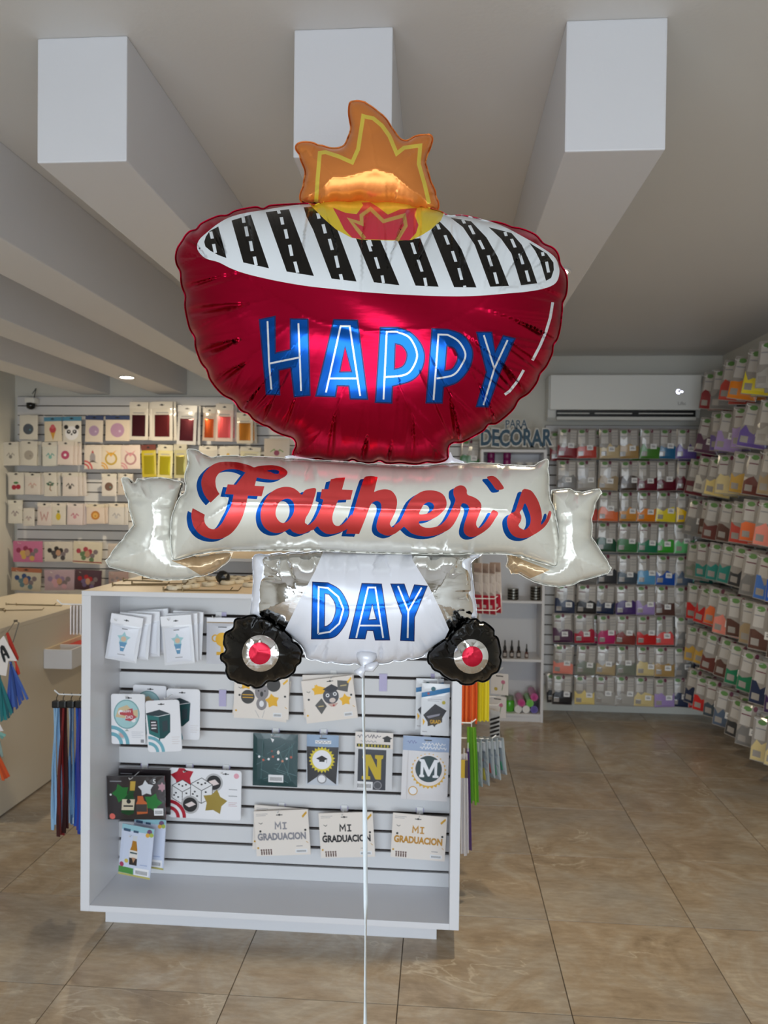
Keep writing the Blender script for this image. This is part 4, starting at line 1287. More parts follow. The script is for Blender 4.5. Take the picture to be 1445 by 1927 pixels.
# champagne pack, dark
w, h = 109, 80
GR = C('#2f7a3c', 0.3, 0.4)
p = [(star((27, 49), 18, 5, 0.62, 110), GR), (star((86, 32), 18, 5, 0.62, 70), GR), (star((74, 58), 15, 5, 0.6, 95), C('#d5d7dc', 0.3, 0.3)), (star((104, 60), 9, 6, 0.6), C('#b48b95')),
     ([np.array([(47, 70), (54, 71), (53, 56), (50, 46), (53, 36), (50, 12), (40, 8), (26, 13), (30, 36), (40, 48)])], C('#1f4a2a', 0.3, 0.3)), ([np.array([(45, 71), (55, 71), (53, 54), (44, 54)])], C('#c9a64a', 0.3, 0.4)), ([np.array([(29, 38), (53, 38), (50, 18), (27, 18)])], C('#cdbfa6')), (circle((41, 34), 4.2, 14), K_), (rect(31, 24, 49, 27), K_),
     ([np.array([(58, 44), (68, 44), (70, 36), (75, 32), (76, 12), (56, 10), (55, 30), (58, 36)])], C('#c96a3c', 0.3, 0.3)), (rect(55, 15, 75, 29), C('#3b3330')), (circle((9, 6), 5.5, 14), C('#d9685c')), (circle((7, 46), 2, 8), W_), (rect(6, 70, 28, 71.5), G_)]
p += barcode(88, 8, 17, 13)
ck = C('#312b2d', 0.15, 0, 0.6)
o, s = place_card('balloon_pack', 'black pack with champagne bottle, rum bottle and green star balloons', 'pack', GC, 256.5, 1501, w, h, YC-0.12, ck, p, [('5', 90, 67, 8, W_, 5)], rot=-2, bulge=2)
place_card('balloon_pack', 'black pack mostly hidden behind the champagne bottle pack', 'pack', GC, 272, 1489, 98, 82, YC-0.06, ck, [(rect(4, 72, 26, 73.5), G_)], bulge=1)
chook(273, 1442, 0.15)
w, h = 135.5, 92
RD = C('#b62437', 0.3, 0.3)
def die(cx, cy, r):
    a = [(cx+r*math.cos(math.radians(q)), cy+r*math.sin(math.radians(q))) for q in range(90, 450, 60)]
    out = [([np.array([(cx+(x-cx)*1.06, cy+(y-cy)*1.06) for x, y in a])], K_), ([np.array(a)], W_)]
    for q in (90, 210, 330):
        qq = math.radians(q+180)
        out.append((stroke([(cx, cy), (cx+r*math.cos(qq), cy+r*math.sin(qq))], 1.2), K_))
    for (dx, dy) in ((0, 0.5), (-0.3, 0.62), (0.3, 0.62), (-0.55, -0.1), (-0.35, -0.45), (0.35, -0.1), (0.55, -0.4), (-0.7, -0.3)):
        out.append((circle((cx+dx*r, cy+dy*r), r*0.09, 10, r*0.075), K_))
    return out
p = [(star((25, 76), 23, 5, 0.62, 100), RD)] + die(25, 48, 22) + [(circle((84, 68), 17, 26), C('#b9b8ba', 0.3, 0.4)), (circle((84, 68), 13.5, 24), K_), ([np.array([(74, 70), (86, 74), (94, 66), (82, 62)])], C('#e5d5d2'))] + die(61, 52, 23)
p += [(star((86, 32), 24, 5, 0.62, 80), C('#a8924a', 0.25, 0.6)), (circle((40, 25), 17, 26), C('#b9b8ba', 0.3, 0.4)), (circle((40, 25), 13.5, 24), K_), ([np.array([(30, 25), (43, 31), (51, 26), (38, 20)])], C('#e5d5d2'))]
p += swirl(0, 0, 33, RD) + bars_txt(112, 56, 16, 1) + bars_txt(112, 44, 16, 1) + bars_txt(112, 32, 16, 3, 1, 3, C('#c8a6ac')) + slot(30, 86, 10) + slot(106, 84, 12) + [(circle((126, 82), 5, 12), C('#e5a4b2'))]
place_card('balloon_card', 'wide white card with two dice, red and gold star balloons', 'card', GC, 386, 1494, w, h, YC-0.05, W_P, p, rot=0.6, corner=5)
chook(357, 1443, 0.07); chook(426, 1445, 0.07)
w, h = 63, 94
p = [(rect(0, 84, 63, 94), C('#8fbcc6')), (rect(4, 82, 18, 87), C('#37506a')), (rect(24, 82, 34, 86), C('#37506a')), (circle((55, 87), 5, 12), C('#6a4a6e')), (circle((52, 81), 4, 10), C('#d9a43c')), (circle((59, 82), 4, 10), C('#9fae45')),
     ([np.array([(24, 76), (33, 77), (32, 66), (24, 66)])], C('#c9ccd0')), ([np.array([(24, 67), (32, 67), (35, 52), (36, 24), (22, 22), (20, 48), (23, 56)])], C('#b77f2f', 0.3, 0.2)), ([np.array([(20, 49), (36, 49), (36, 34), (20, 34)])], C('#ded7d0')), (rect(21, 43, 35, 46), C('#4a5a5e')), ([np.array([(20, 35), (36, 35), (36, 22), (21, 22)])], C('#2f2624')), ([np.array([(25, 36), (33, 36), (29, 26)])], C('#b58a6c')),
     (rect(0, 4, 30, 16), C('#4f8f46')), (circle((6, 20), 4.5, 12), C('#a83a5c')), (circle((15, 28), 4, 10), C('#cdb85a')), (rect(0, 0, 63, 3.5), C('#b7ad62')), (rect(42, 24, 56, 25.5), C('#93a3c8'))] + barcode(32, 4, 28, 14)
o, s = place_card('balloon_pack', 'pack with amber beer bottle balloon print hanging lowest on the cabinet', 'pack', GC, 256.5, 1602, w, h, YC-0.14, C('#ccd3e6', 0.2, 0, 0.6), p, rot=5, bulge=2.5, yaw=-6)
behind(o, 'beer bottle pack mostly hidden behind the front beer bottle pack', 0.03, 0.012, 0.05, -2)
chook(275, 1543, 0.16)

# graduation goods
w, h = 103, 78
def confetti(w, h):
    return [([np.array([(w*0.90, h*0.82), (w*0.98, h*0.92), (w*0.97, h*0.97), (w*0.88, h*0.86)])], GOLD_), (circle((w*0.1, h*0.55), 2.2, 8), K_), (circle((w*0.93, h*0.55), 2.2, 8), K_), (circle((w*0.04, h*0.18), 2, 8), GOLD_), (stroke([(w*0.08, h*0.74), (w*0.12, h*0.71), (w*0.15, h*0.74)], 1), K_), (stroke([(w*0.93, h*0.3), (w*0.97, h*0.26)], 1), GOLD_)]
p = [(circle((52, 50), 13, 20, 15), C('#8b8587')), (circle((38, 60), 6, 12), C('#8b8587')), (circle((66, 60), 6, 12), C('#8b8587')), (circle((52, 46), 3, 10, 5), K_), (circle((52, 28), 10, 16, 12), C('#8b8587')), (circle((52, 28), 4.5, 10, 6), W_), (circle((46, 52), 1.6, 8), K_), (circle((58, 52), 1.6, 8), K_),
     (circle((26, 40), 13, 22), C('#3b3836')), (circle((74, 64), 13, 22), C('#3b3836')), (star((22, 64), 12, 5, 0.62), GOLD_), (star((72, 34), 14, 5, 0.62, 100), GOLD_)] + confetti(w, h) + barcode(74, 4, 16, 8) + [(stroke([(48, 2), (40, 16)], 0.6), G_), (stroke([(54, 2), (58, 16)], 0.6), G_), (rect(16, 43, 36, 44.5), GOLD_), (rect(16, 38, 36, 39.5), GOLD_)]
o, s = place_card('balloon_card', 'cream card with grey koala between black and gold balloons', 'card', GC, 492, 1313, w, h, YC-0.05, CREAM, p, rot=0.5)
behind(o, 'cream card slipping out behind the grey koala card', -0.004, -0.006, 0.02, 6)
chook(495, 1268, 0.08)
w, h = 97, 80
p = [([np.array([(24, 70), (46, 62), (40, 52), (24, 52)])], GOLD_), (star((28, 60), 11, 5, 0.6), GOLD_), (star((78, 36), 12, 5, 0.6), GOLD_), (circle((52, 46), 15, 22), C('#4a4a52')), ([np.array([(38, 60), (56, 68), (72, 58), (52, 52)])], C('#2c2c34')), (circle((46, 48), 3.6, 12), W_), (circle((60, 49), 3.6, 12), W_), (circle((46, 48), 1.8, 8), K_), (circle((60, 49), 1.8, 8), K_), (circle((54, 38), 6, 12, 4.5), C('#d9c9c0')), ([np.array([(44, 32), (64, 32), (58, 26), (50, 26)])], C('#c9a69a')), (circle((55, 28), 2, 8), C('#b03030')),
     ([np.array([(68, 74), (90, 70), (84, 50), (66, 56)])], C('#5a5856')), ([np.array([(20, 32), (34, 44), (42, 28), (30, 14)])], C('#5a5856')), (rect(72, 62, 84, 64), C('#c8b27c')), (rect(26, 28, 36, 30), C('#c8b27c'))] + confetti(w, h) + barcode(72, 5, 16, 8) + slot(54, 73, 12)
o, s = place_card('balloon_card', 'cream card with owl in graduation cap and square balloons, tilted', 'card', GC, 620, 1316, w, h, YC-0.06, CREAM, p, rot=-8.5)
behind(o, 'cream card slipping out behind the tilted owl card', -0.006, 0.008, 0.02, 6)
chook(628, 1268, 0.09)
w, h = 84, 98
CHK = C('#1e4144', 0.25, 0, 0.4)
rn = random.Random(4)
p = [(stroke([(rn.uniform(2, 82), rn.uniform(4, 94)) for _ in range(1)]*1+[(rn.uniform(2, 82), rn.uniform(4, 94))], 0.5), C('#5e8486')) for _ in range(14)]
p += [(circle((x, 52+4*math.sin(x*0.2)), 2.4, 8), c) for x, c in ((12, W_), (20, C('#b9614f')), (30, W_), (38, C('#b9614f')), (48, W_), (56, C('#c98a70')), (64, W_), (72, C('#b9614f')))] + [(circle((48, 64), 2.6, 8, 4), CREAM), (circle((36, 66), 2, 8), C('#8a4a42')), ([np.array([(33, 90), (37, 82), (40, 88)])], W_), (rect(38, 92, 50, 94), G_)] + barcode(30, 8, 28, 14)
place_card('banner_pack', 'dark green chalkboard pack with a small bunting print', 'pack', GC, 518, 1430, w, h, YC-0.045, CHK, p, rot=0.3, bulge=2)
chook(519, 1376, 0.07)
w, h = 60, 94
p = [(rect(0, 72, 60, 94), C('#93a9c4')), ([np.array([(0, 72), (60, 72), (56, 2), (29, 22), (2, 2)])], C('#38373a')), (star((29, 48), 25, 22, 0.82), C('#d9c637')), (circle((29, 48), 18, 28), W_P), ([np.array([(18, 50), (29, 56), (40, 50), (29, 45)])], K_), (rect(24, 44, 34, 48), K_), (stroke([(38, 49), (38, 42)], 1), G_), (stroke(circle((29, 12), 8, 20)[0], 2.4, True), G_), (circle((29, 12), 7, 18), W_P), (rect(16, 78, 46, 84), W_), (rect(24, 87, 38, 89), K_)]
place_card('badge_pack', 'pack with black rosette badge, yellow sunburst and mortarboard', 'pack', GC, 607, 1430, w, h, YC-0.04, C('#c7ccd6', 0.2, 0, 0.6), p+scribble(17, 78.5, 28, 5, G_), bulge=1.5)
chook(609, 1378, 0.07)
w, h = 71, 108
p = [(rect(0, 78, 71, 108), C('#e9dfd8')), (rect(3, 80, 66, 86), C('#2f3a26'))] + [(rect(6+6*i, 80.5, 9+6*i, 85.5), C('#b9a63a')) for i in range(10)]
p += [([np.array([(50, 98), (60, 103), (70, 98), (60, 94)])], K_), (rect(54, 91, 66, 97), K_), (rect(6, 0, 59, 76), C('#3d3f47')), (rect(22, 62, 26, 64), K_),
      ([np.array([(16, 66), (30, 66), (42, 42), (42, 58), (38, 60), (38, 66), (54, 66), (53, 60), (50, 58), (50, 20), (40, 20), (26, 46), (26, 26), (30, 25), (30, 19), (14, 19), (14, 25), (17, 26), (17, 58), (14, 60)])], C('#c7ac2c')), (circle((44, 9), 8, 20), G_), (circle((44, 9), 6.4, 18), C('#55565c'))] + barcode(3, 0, 32, 15)
p += [(rect(0, 0, 6, 78), C('#d3d2d4')), (rect(59, 0, 71, 78), C('#d3d2d4'))]
place_card('letter_pack', 'pack with gold varsity letter N on dark grey under white header', 'pack', GC, 703, 1432, w, h, YC-0.04, C('#d9d8da', 0.2, 0, 0.6), p+scribble(4, 97, 44, 7, C('#6b6570'), 1.3)+scribble(10, 89, 30, 4, C('#8a8490')), rot=0.8, bulge=1)
chook(703, 1379, 0.06)
w, h = 87, 120
p = [(rect(0, 93, 87, 120), C('#9fb0cd')), (rect(10, 0, 11, 93), C('#c5c0c2')), (star((50, 56), 34, 26, 0.88), C('#d9a93a')), (circle((50, 58), 30, 36), C('#e8e0de')), (circle((50, 60), 25, 34), C('#2f4246')), (stroke(circle((22, 17), 8, 20)[0], 1.6, True), GOLD_), (circle((22, 17), 7, 18), W_P), (rect(40, 113, 54, 115), K_), ([np.array([(33, 44), (42, 44), (42, 48), (40, 49), (40, 64), (49, 46), (52, 46), (61, 66), (61, 49), (58, 48), (58, 44), (69, 44), (69, 48), (66, 49), (66, 73), (69, 74), (69, 78), (60, 78), (51, 58), (41, 78), (32, 78), (32, 74), (35, 73), (35, 49), (33, 48)])], W_P)]
place_card('letter_pack', 'pack with white serif letter M on dark disc in gold laurel', 'pack', GC, 800, 1446, w, h, YC-0.06, C('#dedadb', 0.2, 0, 0.6), p+scribble(36, 104, 44, 6, W_, 1.3)+scribble(32, 97, 50, 6, W_, 1.3)+scribble(8, 106, 18, 7, C('#6a6aa0')), rot=1.5, bulge=1.5)
chook(804, 1385, 0.09)
w, h = 102, 84
def mi_grad(col, lab, u, v, rot, lab2):
    m = C(col, 0.35, 0.3)
    p = confetti(w, h)+barcode(74, 4, 22, 7)+slot(48, 75, 12)+bars_txt(76, 16, 12, 1)+bars_txt(4, 78, 22, 2, 0.8, 3)
    p += [(stroke([(39, 49), (39.5, 61.5), (44, 54), (48.5, 61.5), (49, 49)], 2.7), m), (stroke([(56.5, 49), (56.5, 61.5)], 2.7), m), (rect(52.5, 48.5, 60.5, 51), m), (rect(52.5, 59.5, 60.5, 62), m)]
    for x in range(5):
        p += [(circle((10+4.5*x, 11), 1.8, 8), C('#5a3a34')), (rect(9+4.5*x, 2, 11.5+4.5*x, 9), C('#5a3a34'))]
    o, s = place_card('banner_pack', lab, 'pack', GC, u, v, w, h, YC-0.055, CREAM, p, [('GRADUACION', 50, 30, 12.5, m, 91, 0.045)], rot=rot)
    if lab2:
        behind(o, lab2, -0.012, 0.004, 0.022, 7)
mi_grad('#8d8b92', 'cream pack reading MI GRADUACION in grey silver letters', 531, 1567, -4.5, 'pink cream pack slipping out behind the grey MI GRADUACION pack')
chook(530, 1516, 0.08)
mi_grad('#232124', 'cream pack reading MI GRADUACION in black letters', 652.5, 1571, -4, None)
chook(648, 1521, 0.08)
mi_grad('#c08a2c', 'cream pack reading MI GRADUACION in gold letters', 788, 1575, 2.5, None)
chook(790, 1525, 0.08)
w, h = 53, 98
DB = C('#2a77ad')
p = [([np.array([(0, 80), (53, 92), (53, 83), (0, 71)])], DB), (circle((22, 88), 4.5, 10), C('#2c5f6a')), (circle((13, 79), 2.5, 8), C('#a34a4a')), (circle((42, 63), 3.5, 12), C('#bfae3e')), ([np.array([(4, 38), (26, 60), (48, 48), (40, 34), (12, 26)])], C('#26242a')), ([np.array([(10, 36), (36, 42), (34, 38), (14, 32)])], C('#8a8792')), ([np.array([(12, 30), (40, 38), (40, 26), (28, 20), (26, 16), (22, 20), (13, 17)])], C('#3a3022')), ([np.array([(3, 32), (8, 26), (4, 18)])], GOLD_), (rect(3, 6, 12, 7.2), G_)] + bars_txt(12, 68, 26, 2, 0.9, 3)
o, s = place_card('balloon_pack', 'white pack with black and gold mortarboard balloon, blue header stripe', 'pack', GC, 819, 1335, w, h, YC-0.09, C('#dcdde0', 0.2, 0, 0.6), p, [('GRAD', 27, 23, 7, GOLD_, 20)], rot=0.8, bulge=1.5)
behind(o, 'white mortarboard pack showing behind the front mortarboard pack', -0.022, 0.006, 0.05, -0.5)
chook(824, 1273, 0.12)

# lavender price tags clipped in the slat grooves
TG = mat('price_tag', '#b5accf', 0.3, coat=0.4)
def price_tag(u, v, w, h, tall, lab):
    p = at(u, v, 1, YC-0.003)
    s = 2.95/F
    o = MB().box(-w/2*s, w/2*s, -0.0015, 0.0, -h*s, 0.0, bev=0.0004).build('price_tag', TG, None, tuple(p))
    tag(o, lab, 'price tag', 'lavender price tags on the cabinet')
price_tag(419, 1298, 14, 32, True, 'tall empty lavender price tag beside the koala card')
price_tag(721, 1268, 15, 33, True, 'tall empty lavender price tag beside the tilted owl card')
for (u, v, lab) in ((262, 1296, 'round map balloon card'), (335, 1298, 'green cube balloon card'), (272, 1437, 'champagne bottle pack'), (357, 1438, 'wide dice card, above its left half'), (426, 1441, 'wide dice card, above its right half'), (273, 1539, 'beer bottle pack'), (427, 1441, None), (519, 1371, 'green chalkboard pack'), (609, 1373, 'rosette badge pack'), (704, 1376, 'letter N pack'), (803, 1380, 'letter M pack'), (530, 1512, 'grey MI GRADUACION pack'), (648, 1517, 'black MI GRADUACION pack'), (790, 1521, 'gold MI GRADUACION pack'), (419, 1152, 'gold trophy pack'), (818, 1268, 'mortarboard pack')):
    if lab:
        price_tag(u, v, 15, 8, False, 'short lavender price tag above the '+lab)

# ======= packs on the back slat wall left
YW = YS-0.10
GW = 'party packs on the pale back slatwall'
def motif(kind, w, h, c1, c2=None):
    cx, cy = w/2, h*0.46
    m1 = C(c1, 0.4); m2 = C(c2 or c1, 0.4)
    if kind == 'disc':
        return [(circle((cx, cy), w*0.29, 18), m1), (circle((cx+w*0.1, cy-w*0.04), w*0.05, 8), m2)]
    if kind == 'ring':
        return [(stroke(circle((cx, cy), w*0.27, 20)[0], w*0.09, True), m1), ([np.array([(cx-w*0.3, h*0.86), (cx, h*0.55), (cx+w*0.3, h*0.86), (cx, h*0.68)])], m2)] + swirl(0, 0, w*0.34, m2)
    if kind == 'donut':
        return [(circle((cx, cy), w*0.27, 18), m1), (circle((cx, cy), w*0.09, 10), W_)]
    if kind == 'cone':
        return [([np.array([(cx-w*0.16, cy-h*0.02), (cx+w*0.16, cy-h*0.02), (cx, h*0.06)])], C('#c9973c')), (circle((cx, cy+h*0.08), w*0.2, 14), m1), (circle((cx, cy+h*0.2), w*0.13, 12), m2)]
    if kind == 'panda':
        return [(circle((cx, h*0.38), w*0.36, 22, h*0.30), W_P), (circle((w*0.2, h*0.64), w*0.12, 12), K_), (circle((w*0.8, h*0.64), w*0.12, 12), K_), (circle((w*0.34, h*0.44), w*0.11, 12), K_), (circle((w*0.66, h*0.44), w*0.11, 12), K_), (circle((w*0.35, h*0.45), w*0.04, 8), W_), (circle((w*0.65, h*0.45), w*0.04, 8), W_), (circle((cx, h*0.33), w*0.05, 8), K_)]
    if kind == 'film':
        return [(rect(w*0.14, h*0.10, w*0.86, h*0.72), C(c1, 0.22, 0.7, 0.3)), (rect(w*0.2, h*0.76, w*0.8, h*0.79), G_)]
    if kind == 'cherry':
        return [(circle((cx-w*0.13, cy-h*0.1), w*0.15, 14), m1), (circle((cx+w*0.14, cy-h*0.08), w*0.15, 14), m1), (circle((cx, cy+h*0.12), w*0.16, 12, h*0.06), m2)]
    if kind == 'palm':
        return [(stroke([(cx+w*0.05, cy+h*0.12), (cx-w*0.02, cy-h*0.15), (cx+w*0.1, cy-h*0.22)], 2), m2)] + [(circle((cx+dx*w, cy+dy*h), w*0.13, 10, w*0.06), m1) for dx, dy in ((-0.18, 0.12), (0.0, 0.18), (0.2, 0.12), (-0.1, 0.06), (0.14, 0.05))]
    if kind == 'letter':
        return [(stroke([(w*0.22, h*0.66), (w*0.34, h*0.26), (w*0.5, h*0.52), (w*0.66, h*0.26), (w*0.78, h*0.66)], 2.2), m1)]
    if kind == 'pine':
        return [(circle((cx, cy-h*0.05), w*0.17, 14, h*0.18), m1), (star((cx, cy+h*0.2), w*0.14, 5, 0.4), m2)]
    if kind == 'lion':
        return [(star((cx, cy), w*0.26, 14, 0.85), m1), (circle((cx, cy), w*0.15, 14), m2), (circle((cx, cy-1), w*0.03, 8), K_)]
    if kind == 'rocket':
        return [([np.array([(cx-w*0.16, h*0.3), (cx+w*0.16, h*0.3), (cx+w*0.16, h*0.6), (cx, h*0.82), (cx-w*0.16, h*0.6)])], m1), ([np.array([(cx-w*0.3, h*0.26), (cx, h*0.4), (cx+w*0.3, h*0.26), (cx, h*0.32)])], m2), ([np.array([(cx-w*0.08, h*0.72), (cx+w*0.08, h*0.72), (cx, h*0.86)])], C('#b4484c'))] + swirl(0, 0, w*0.5, C('#c85a5f'))
    if kind == 'bouquet':
        r_ = random.Random(int(w*13+h))
        out = []
        for i in range(11):
            a = i*2.4
            rr = 0.05+0.028*i
            out.append((circle((cx+w*rr*math.cos(a)*1.1, h*0.5+h*rr*math.sin(a)), w*0.085, 12, w*0.085), (m1, m2, C('#7a6d72'))[i % 3]))
        out.append((circle((cx, h*0.48), w*0.09, 12, h*0.17), C('#b98f74')))
        return out
    return [(stroke([(w*0.25, h*0.45), (w*0.4, h*0.58), (w*0.5, h*0.40), (w*0.62, h*0.56), (w*0.76, h*0.46)], 1.6), m1), (circle((cx, cy-h*0.06), w*0.11, 10), m2)]
def head(w, h, col, f=0.17):
    return [(rect(0, h*(1-f), w, h), C(col, 0.3)), (rect(w*0.42, h*(1-f*0.45), w*0.58, h*(1-f*0.25)), K_)]
PB = '#d6d1c6'
packs = [
 # u0, v0, u1, v1, base, header, motif, c1, c2, behind count, label
 (37, 782, 71, 826, PB, None, 'disc', '#4e5560', '#5b8f98', 0, 'white pack with dark globe balloon print, top row beside left wall'),
 (84, 786, 116, 830, '#d9cdb8', '#4d86a5', 'cone', '#b8434c', '#c8606a', 0, 'cream pack with ice cream cone print and blue header'),
 (118, 785, 153, 831, '#d9d4cb', '#4d86a5', 'panda', '#222222', None, 0, 'pack with panda face print and blue header'),
 (161, 783, 194, 831, '#d3c7ba', '#39466b', 'disc', '#a58bab', '#c9b4c9', 0, 'narrow pack with lilac round balloon print and navy header'),
 (199, 783, 244, 829, '#d8c9b8', '#39466b', 'disc', '#b08aa8', '#c9b4c9', 0, 'wide pack with lilac round balloon print and navy header'),
 (244, 758, 279, 827, '#cfc8bd', '#d8d2c8', 'film', '#4a1520', '#7a2a35', 1, 'pack of dark wine foil curtain in the top row'),
 (286, 757, 325, 828, '#d6cfc4', '#dcd6cc', 'film', '#6b1d22', '#e8b58e', 1, 'pack of red-brown foil curtain in the top row'),
 (334, 764, 370, 836, '#c9c6c4', '#d2cfcd', 'film', '#571824', '#e3c4ac', 1, 'silver-grey pack with wine red foil curtain'),
 (382, 768, 406, 829, '#c2ad9c', '#bdb4aa', 'film', '#b54a16', '#e29a62', 0, 'pack of burnt orange foil curtain in the top row'),
 (406, 761, 439, 830, '#d8c2b8', '#d3cac0', 'film', '#e2585c', '#f09a94', 1, 'pack of coral pink foil curtain in the top row'),
 (446, 777, 476, 834, '#cfc3b0', '#d3cabb', 'film', '#b5701e', '#f0d060', 1, 'pack of gold foil curtain in the top row'),
 (6, 833, 35, 875, PB, '#d2cdc3', 'squig', '#9c9890', '#7e7a76', 1, 'white pack with faint grey flower print touching left wall'),
 (40, 831, 70, 875, PB, '#d2cdc3', 'disc', '#a8a096', '#8d8680', 2, 'white pack with grey wreath print in the second row'),
 (80, 833, 110, 876, '#d3d2ca', '#d2cdc3', 'squig', '#5f9c9c', '#79b5ae', 1, 'white pack with teal figure print in the second row'),
 (109, 832, 138, 874, '#dccfc8', '#d6cdc4', 'donut', '#b3496e', None, 2, 'white pack with pink doughnut print'),
 (159, 838, 191, 882, '#dbd0c6', None, 'rocket', '#9a9498', '#5d5048', 0, 'card with grey rocket print and red corner arcs'),
 (191, 838, 228, 882, '#dccfbe', None, 'ring', '#b99a3c', '#d9a23c', 0, 'card with gold ring balloon print'),
 (228, 838, 264, 882, '#d6c6be', None, 'ring', '#a67a80', '#c98a92', 0, 'card with dusty pink ring balloon print'),
 (267, 838, 294, 897, '#b5a428', '#6b3a34', 'film', '#bfae1e', '#d9c94a', 0, 'pack of yellow foil with brown header'),
 (297, 838, 325, 899, '#cfc68e', '#c9c3b2', 'film', '#c8b820', '#f0a838', 0, 'pack of bright yellow foil with pale header'),
 (328, 837, 352, 899, '#b3ad86', '#b9b4a4', 'film', '#9a9048', '#c2b868', 0, 'pack of dull olive foil beside the banner horn'),
 (375, 840, 409, 890, '#c3bdb2', '#cfc9be', 'squig', '#8e867c', '#a89f92', 0, 'greyish pack partly hidden behind the balloon banner'),
 (414, 840, 450, 886, '#cfc9bd', None, 'bouquet', '#c49a2e', '#3a3634', 0, 'pack with black and gold party print behind the banner'),
 (452, 842, 490, 888, '#c9c2a4', '#c9c3b6', 'film', '#c2b766', '#d8cf94', 0, 'pack of pale yellow paper behind the banner'),
 (497, 826, 545, 868, '#c6b9ac', None, 'squig', '#5f8a3c', '#8a3a55', 0, 'balloon bag with green and plum logo below the red bowl'),
 (16, 890, 46, 930, '#d6d0c6', '#d2cdc3', 'cherry', '#a3243a', '#3f7a44', 1, 'white pack with red cherries print'),
 (47, 891, 76, 930, '#d4cbc4', '#d2cdc3', 'squig', '#c2958c', '#b8a49a', 1, 'white pack with pale pink print beside the cherries pack'),
 (83, 890, 107, 933, '#d3cec6', '#d2cdc3', 'palm', '#2e5c48', '#8a6a50', 2, 'white pack with dark green palm print'),
 (118, 890, 147, 933, '#d6cdc8', '#d2cdc3', 'squig', '#3a3838', '#4e4a4a', 2, 'white pack with black ink sketch print'),
 (192, 892, 219, 933, '#d3ccc6', '#d2cdc3', 'disc', '#6d5348', '#5fa098', 0, 'white pack with brown and teal print in the third row'),
 (222, 892, 250, 931, '#c3b9b0', '#cfc8be', 'squig', '#9a7a70', '#8a6a60', 0, 'white pack mostly hidden behind the banner tail, third row'),
 (16, 942, 42, 984, PB, '#dcd8cc', 'squig', '#8a7a80', '#a89a98', 0, 'white pack with faint butterfly print, fourth row beside left wall'),
 (44, 957, 65, 989, '#d2ccc4', None, 'squig', '#9a8488', '#b5a29e', 0, 'small white pack with pale print in the fourth row'),
 (71, 947, 97, 988, '#d6c9c4', '#dcd4ca', 'letter', '#b98a88', None, 0, 'white pack with pink letter W print'),
 (97, 947, 124, 987, '#d6cfc4', '#dcd4ca', 'pine', '#c9b030', '#5d6a3a', 1, 'white pack with yellow pineapple print'),
 (127, 948, 156, 987, '#d8c9c8', '#dcd0cc', 'squig', '#b4637a', '#c88a98', 1, 'white pack with pink flamingo coloured print'),
 (163, 949, 197, 985, '#dac9bc', '#d9cdb9', 'lion', '#b9782c', '#d9a85a', 1, 'white pack with orange lion print'),
 (205, 948, 234, 987, '#cfcac6', '#d9cfc0', 'squig', '#9c9aa0', '#b4b2b8', 1, 'white pack with silver butterfly print'),
 (25, 1019, 80, 1057, '#c06a92', None, 'bouquet', '#8f2f52', '#c9a25a', 0, 'pink pack with balloon bouquet print, fifth row beside left wall'),
 (84, 1020, 137, 1056, '#cfc6bb', None, 'bouquet', '#2a2528', '#4a4448', 0, 'white pack with black balloon bouquet print'),
 (138, 1020, 192, 1060, '#d3c9b4', None, 'bouquet', '#a8404c', '#5f7a56', 0, 'white pack with mixed balloon bouquet and red edge stripe'),
 (203, 1024, 234, 1057, '#c2b6ae', None, 'squig', '#a04a4a', '#8a6a60', 0, 'pale pack half hidden behind the banner tail, fifth row'),
 (22, 1070, 77, 1111, '#bfb6a4', '#a8664c', 'bouquet', '#2f4a7a', '#5d7a86', 0, 'pack with blue star balloon bouquet above the counter end'),
 (84, 1073, 141, 1110, '#b39aa6', None, 'bouquet', '#8f7a9c', '#c79aa8', 0, 'lilac pack with pastel balloon bouquet'),
 (141, 1073, 191, 1110, '#4a2c3a', None, 'bouquet', '#a8242c', '#6a5a80', 0, 'dark plum pack with red balloon bouquet'),
 (205, 1076, 242, 1111, '#a88f8c', None, 'bouquet', '#8a8086', '#b5a5a8', 0, 'dusty pink pack behind the maple cabinet top')]
rn = random.Random(12)
for (u0, v0, u1, v1, base, hd, mo, c1, c2, nb, lab) in packs:
    w, h = u1-u0, v1-v0
    p = []
    p += motif(mo, w, h*0.92, c1, c2)
    if 'red edge' in lab:
        p.append((rect(0, 2, w, 4), C('#9c3a34')))
    o, s = place_card('party_pack', lab, 'pack', GW, (u0+u1)/2, (v0+v1)/2, w, h, YW-rn.uniform(0, 0.03), C(base, 0.3, 0, 0.4), p, rot=rn.uniform(-2.5, 2.5), bulge=1.4 if mo == 'film' else 0.9, t=0.006)
    if hd:
        add_header(o, w, h, 0.17, hd, s, 1.4 if mo == 'film' else 0.9, 0.006)
    if nb:
        behind(o, 'pack tucked # behind the '+lab.replace('white ', '').split(' in the')[0] if nb > 1 else 'pack tucked behind the '+lab.replace('white ', '').split(' in the')[0], 0.022, 0.0, 0.025, -1.5, nb)
    hp = at((u0+u1)/2, v0+2, 1, YS)
    hook((hp[0], YS-0.001, hp[2]), 0.14, 'hooks on the pale back slatwall', label='thin white wire hook carrying party packs on the pale back slatwall')

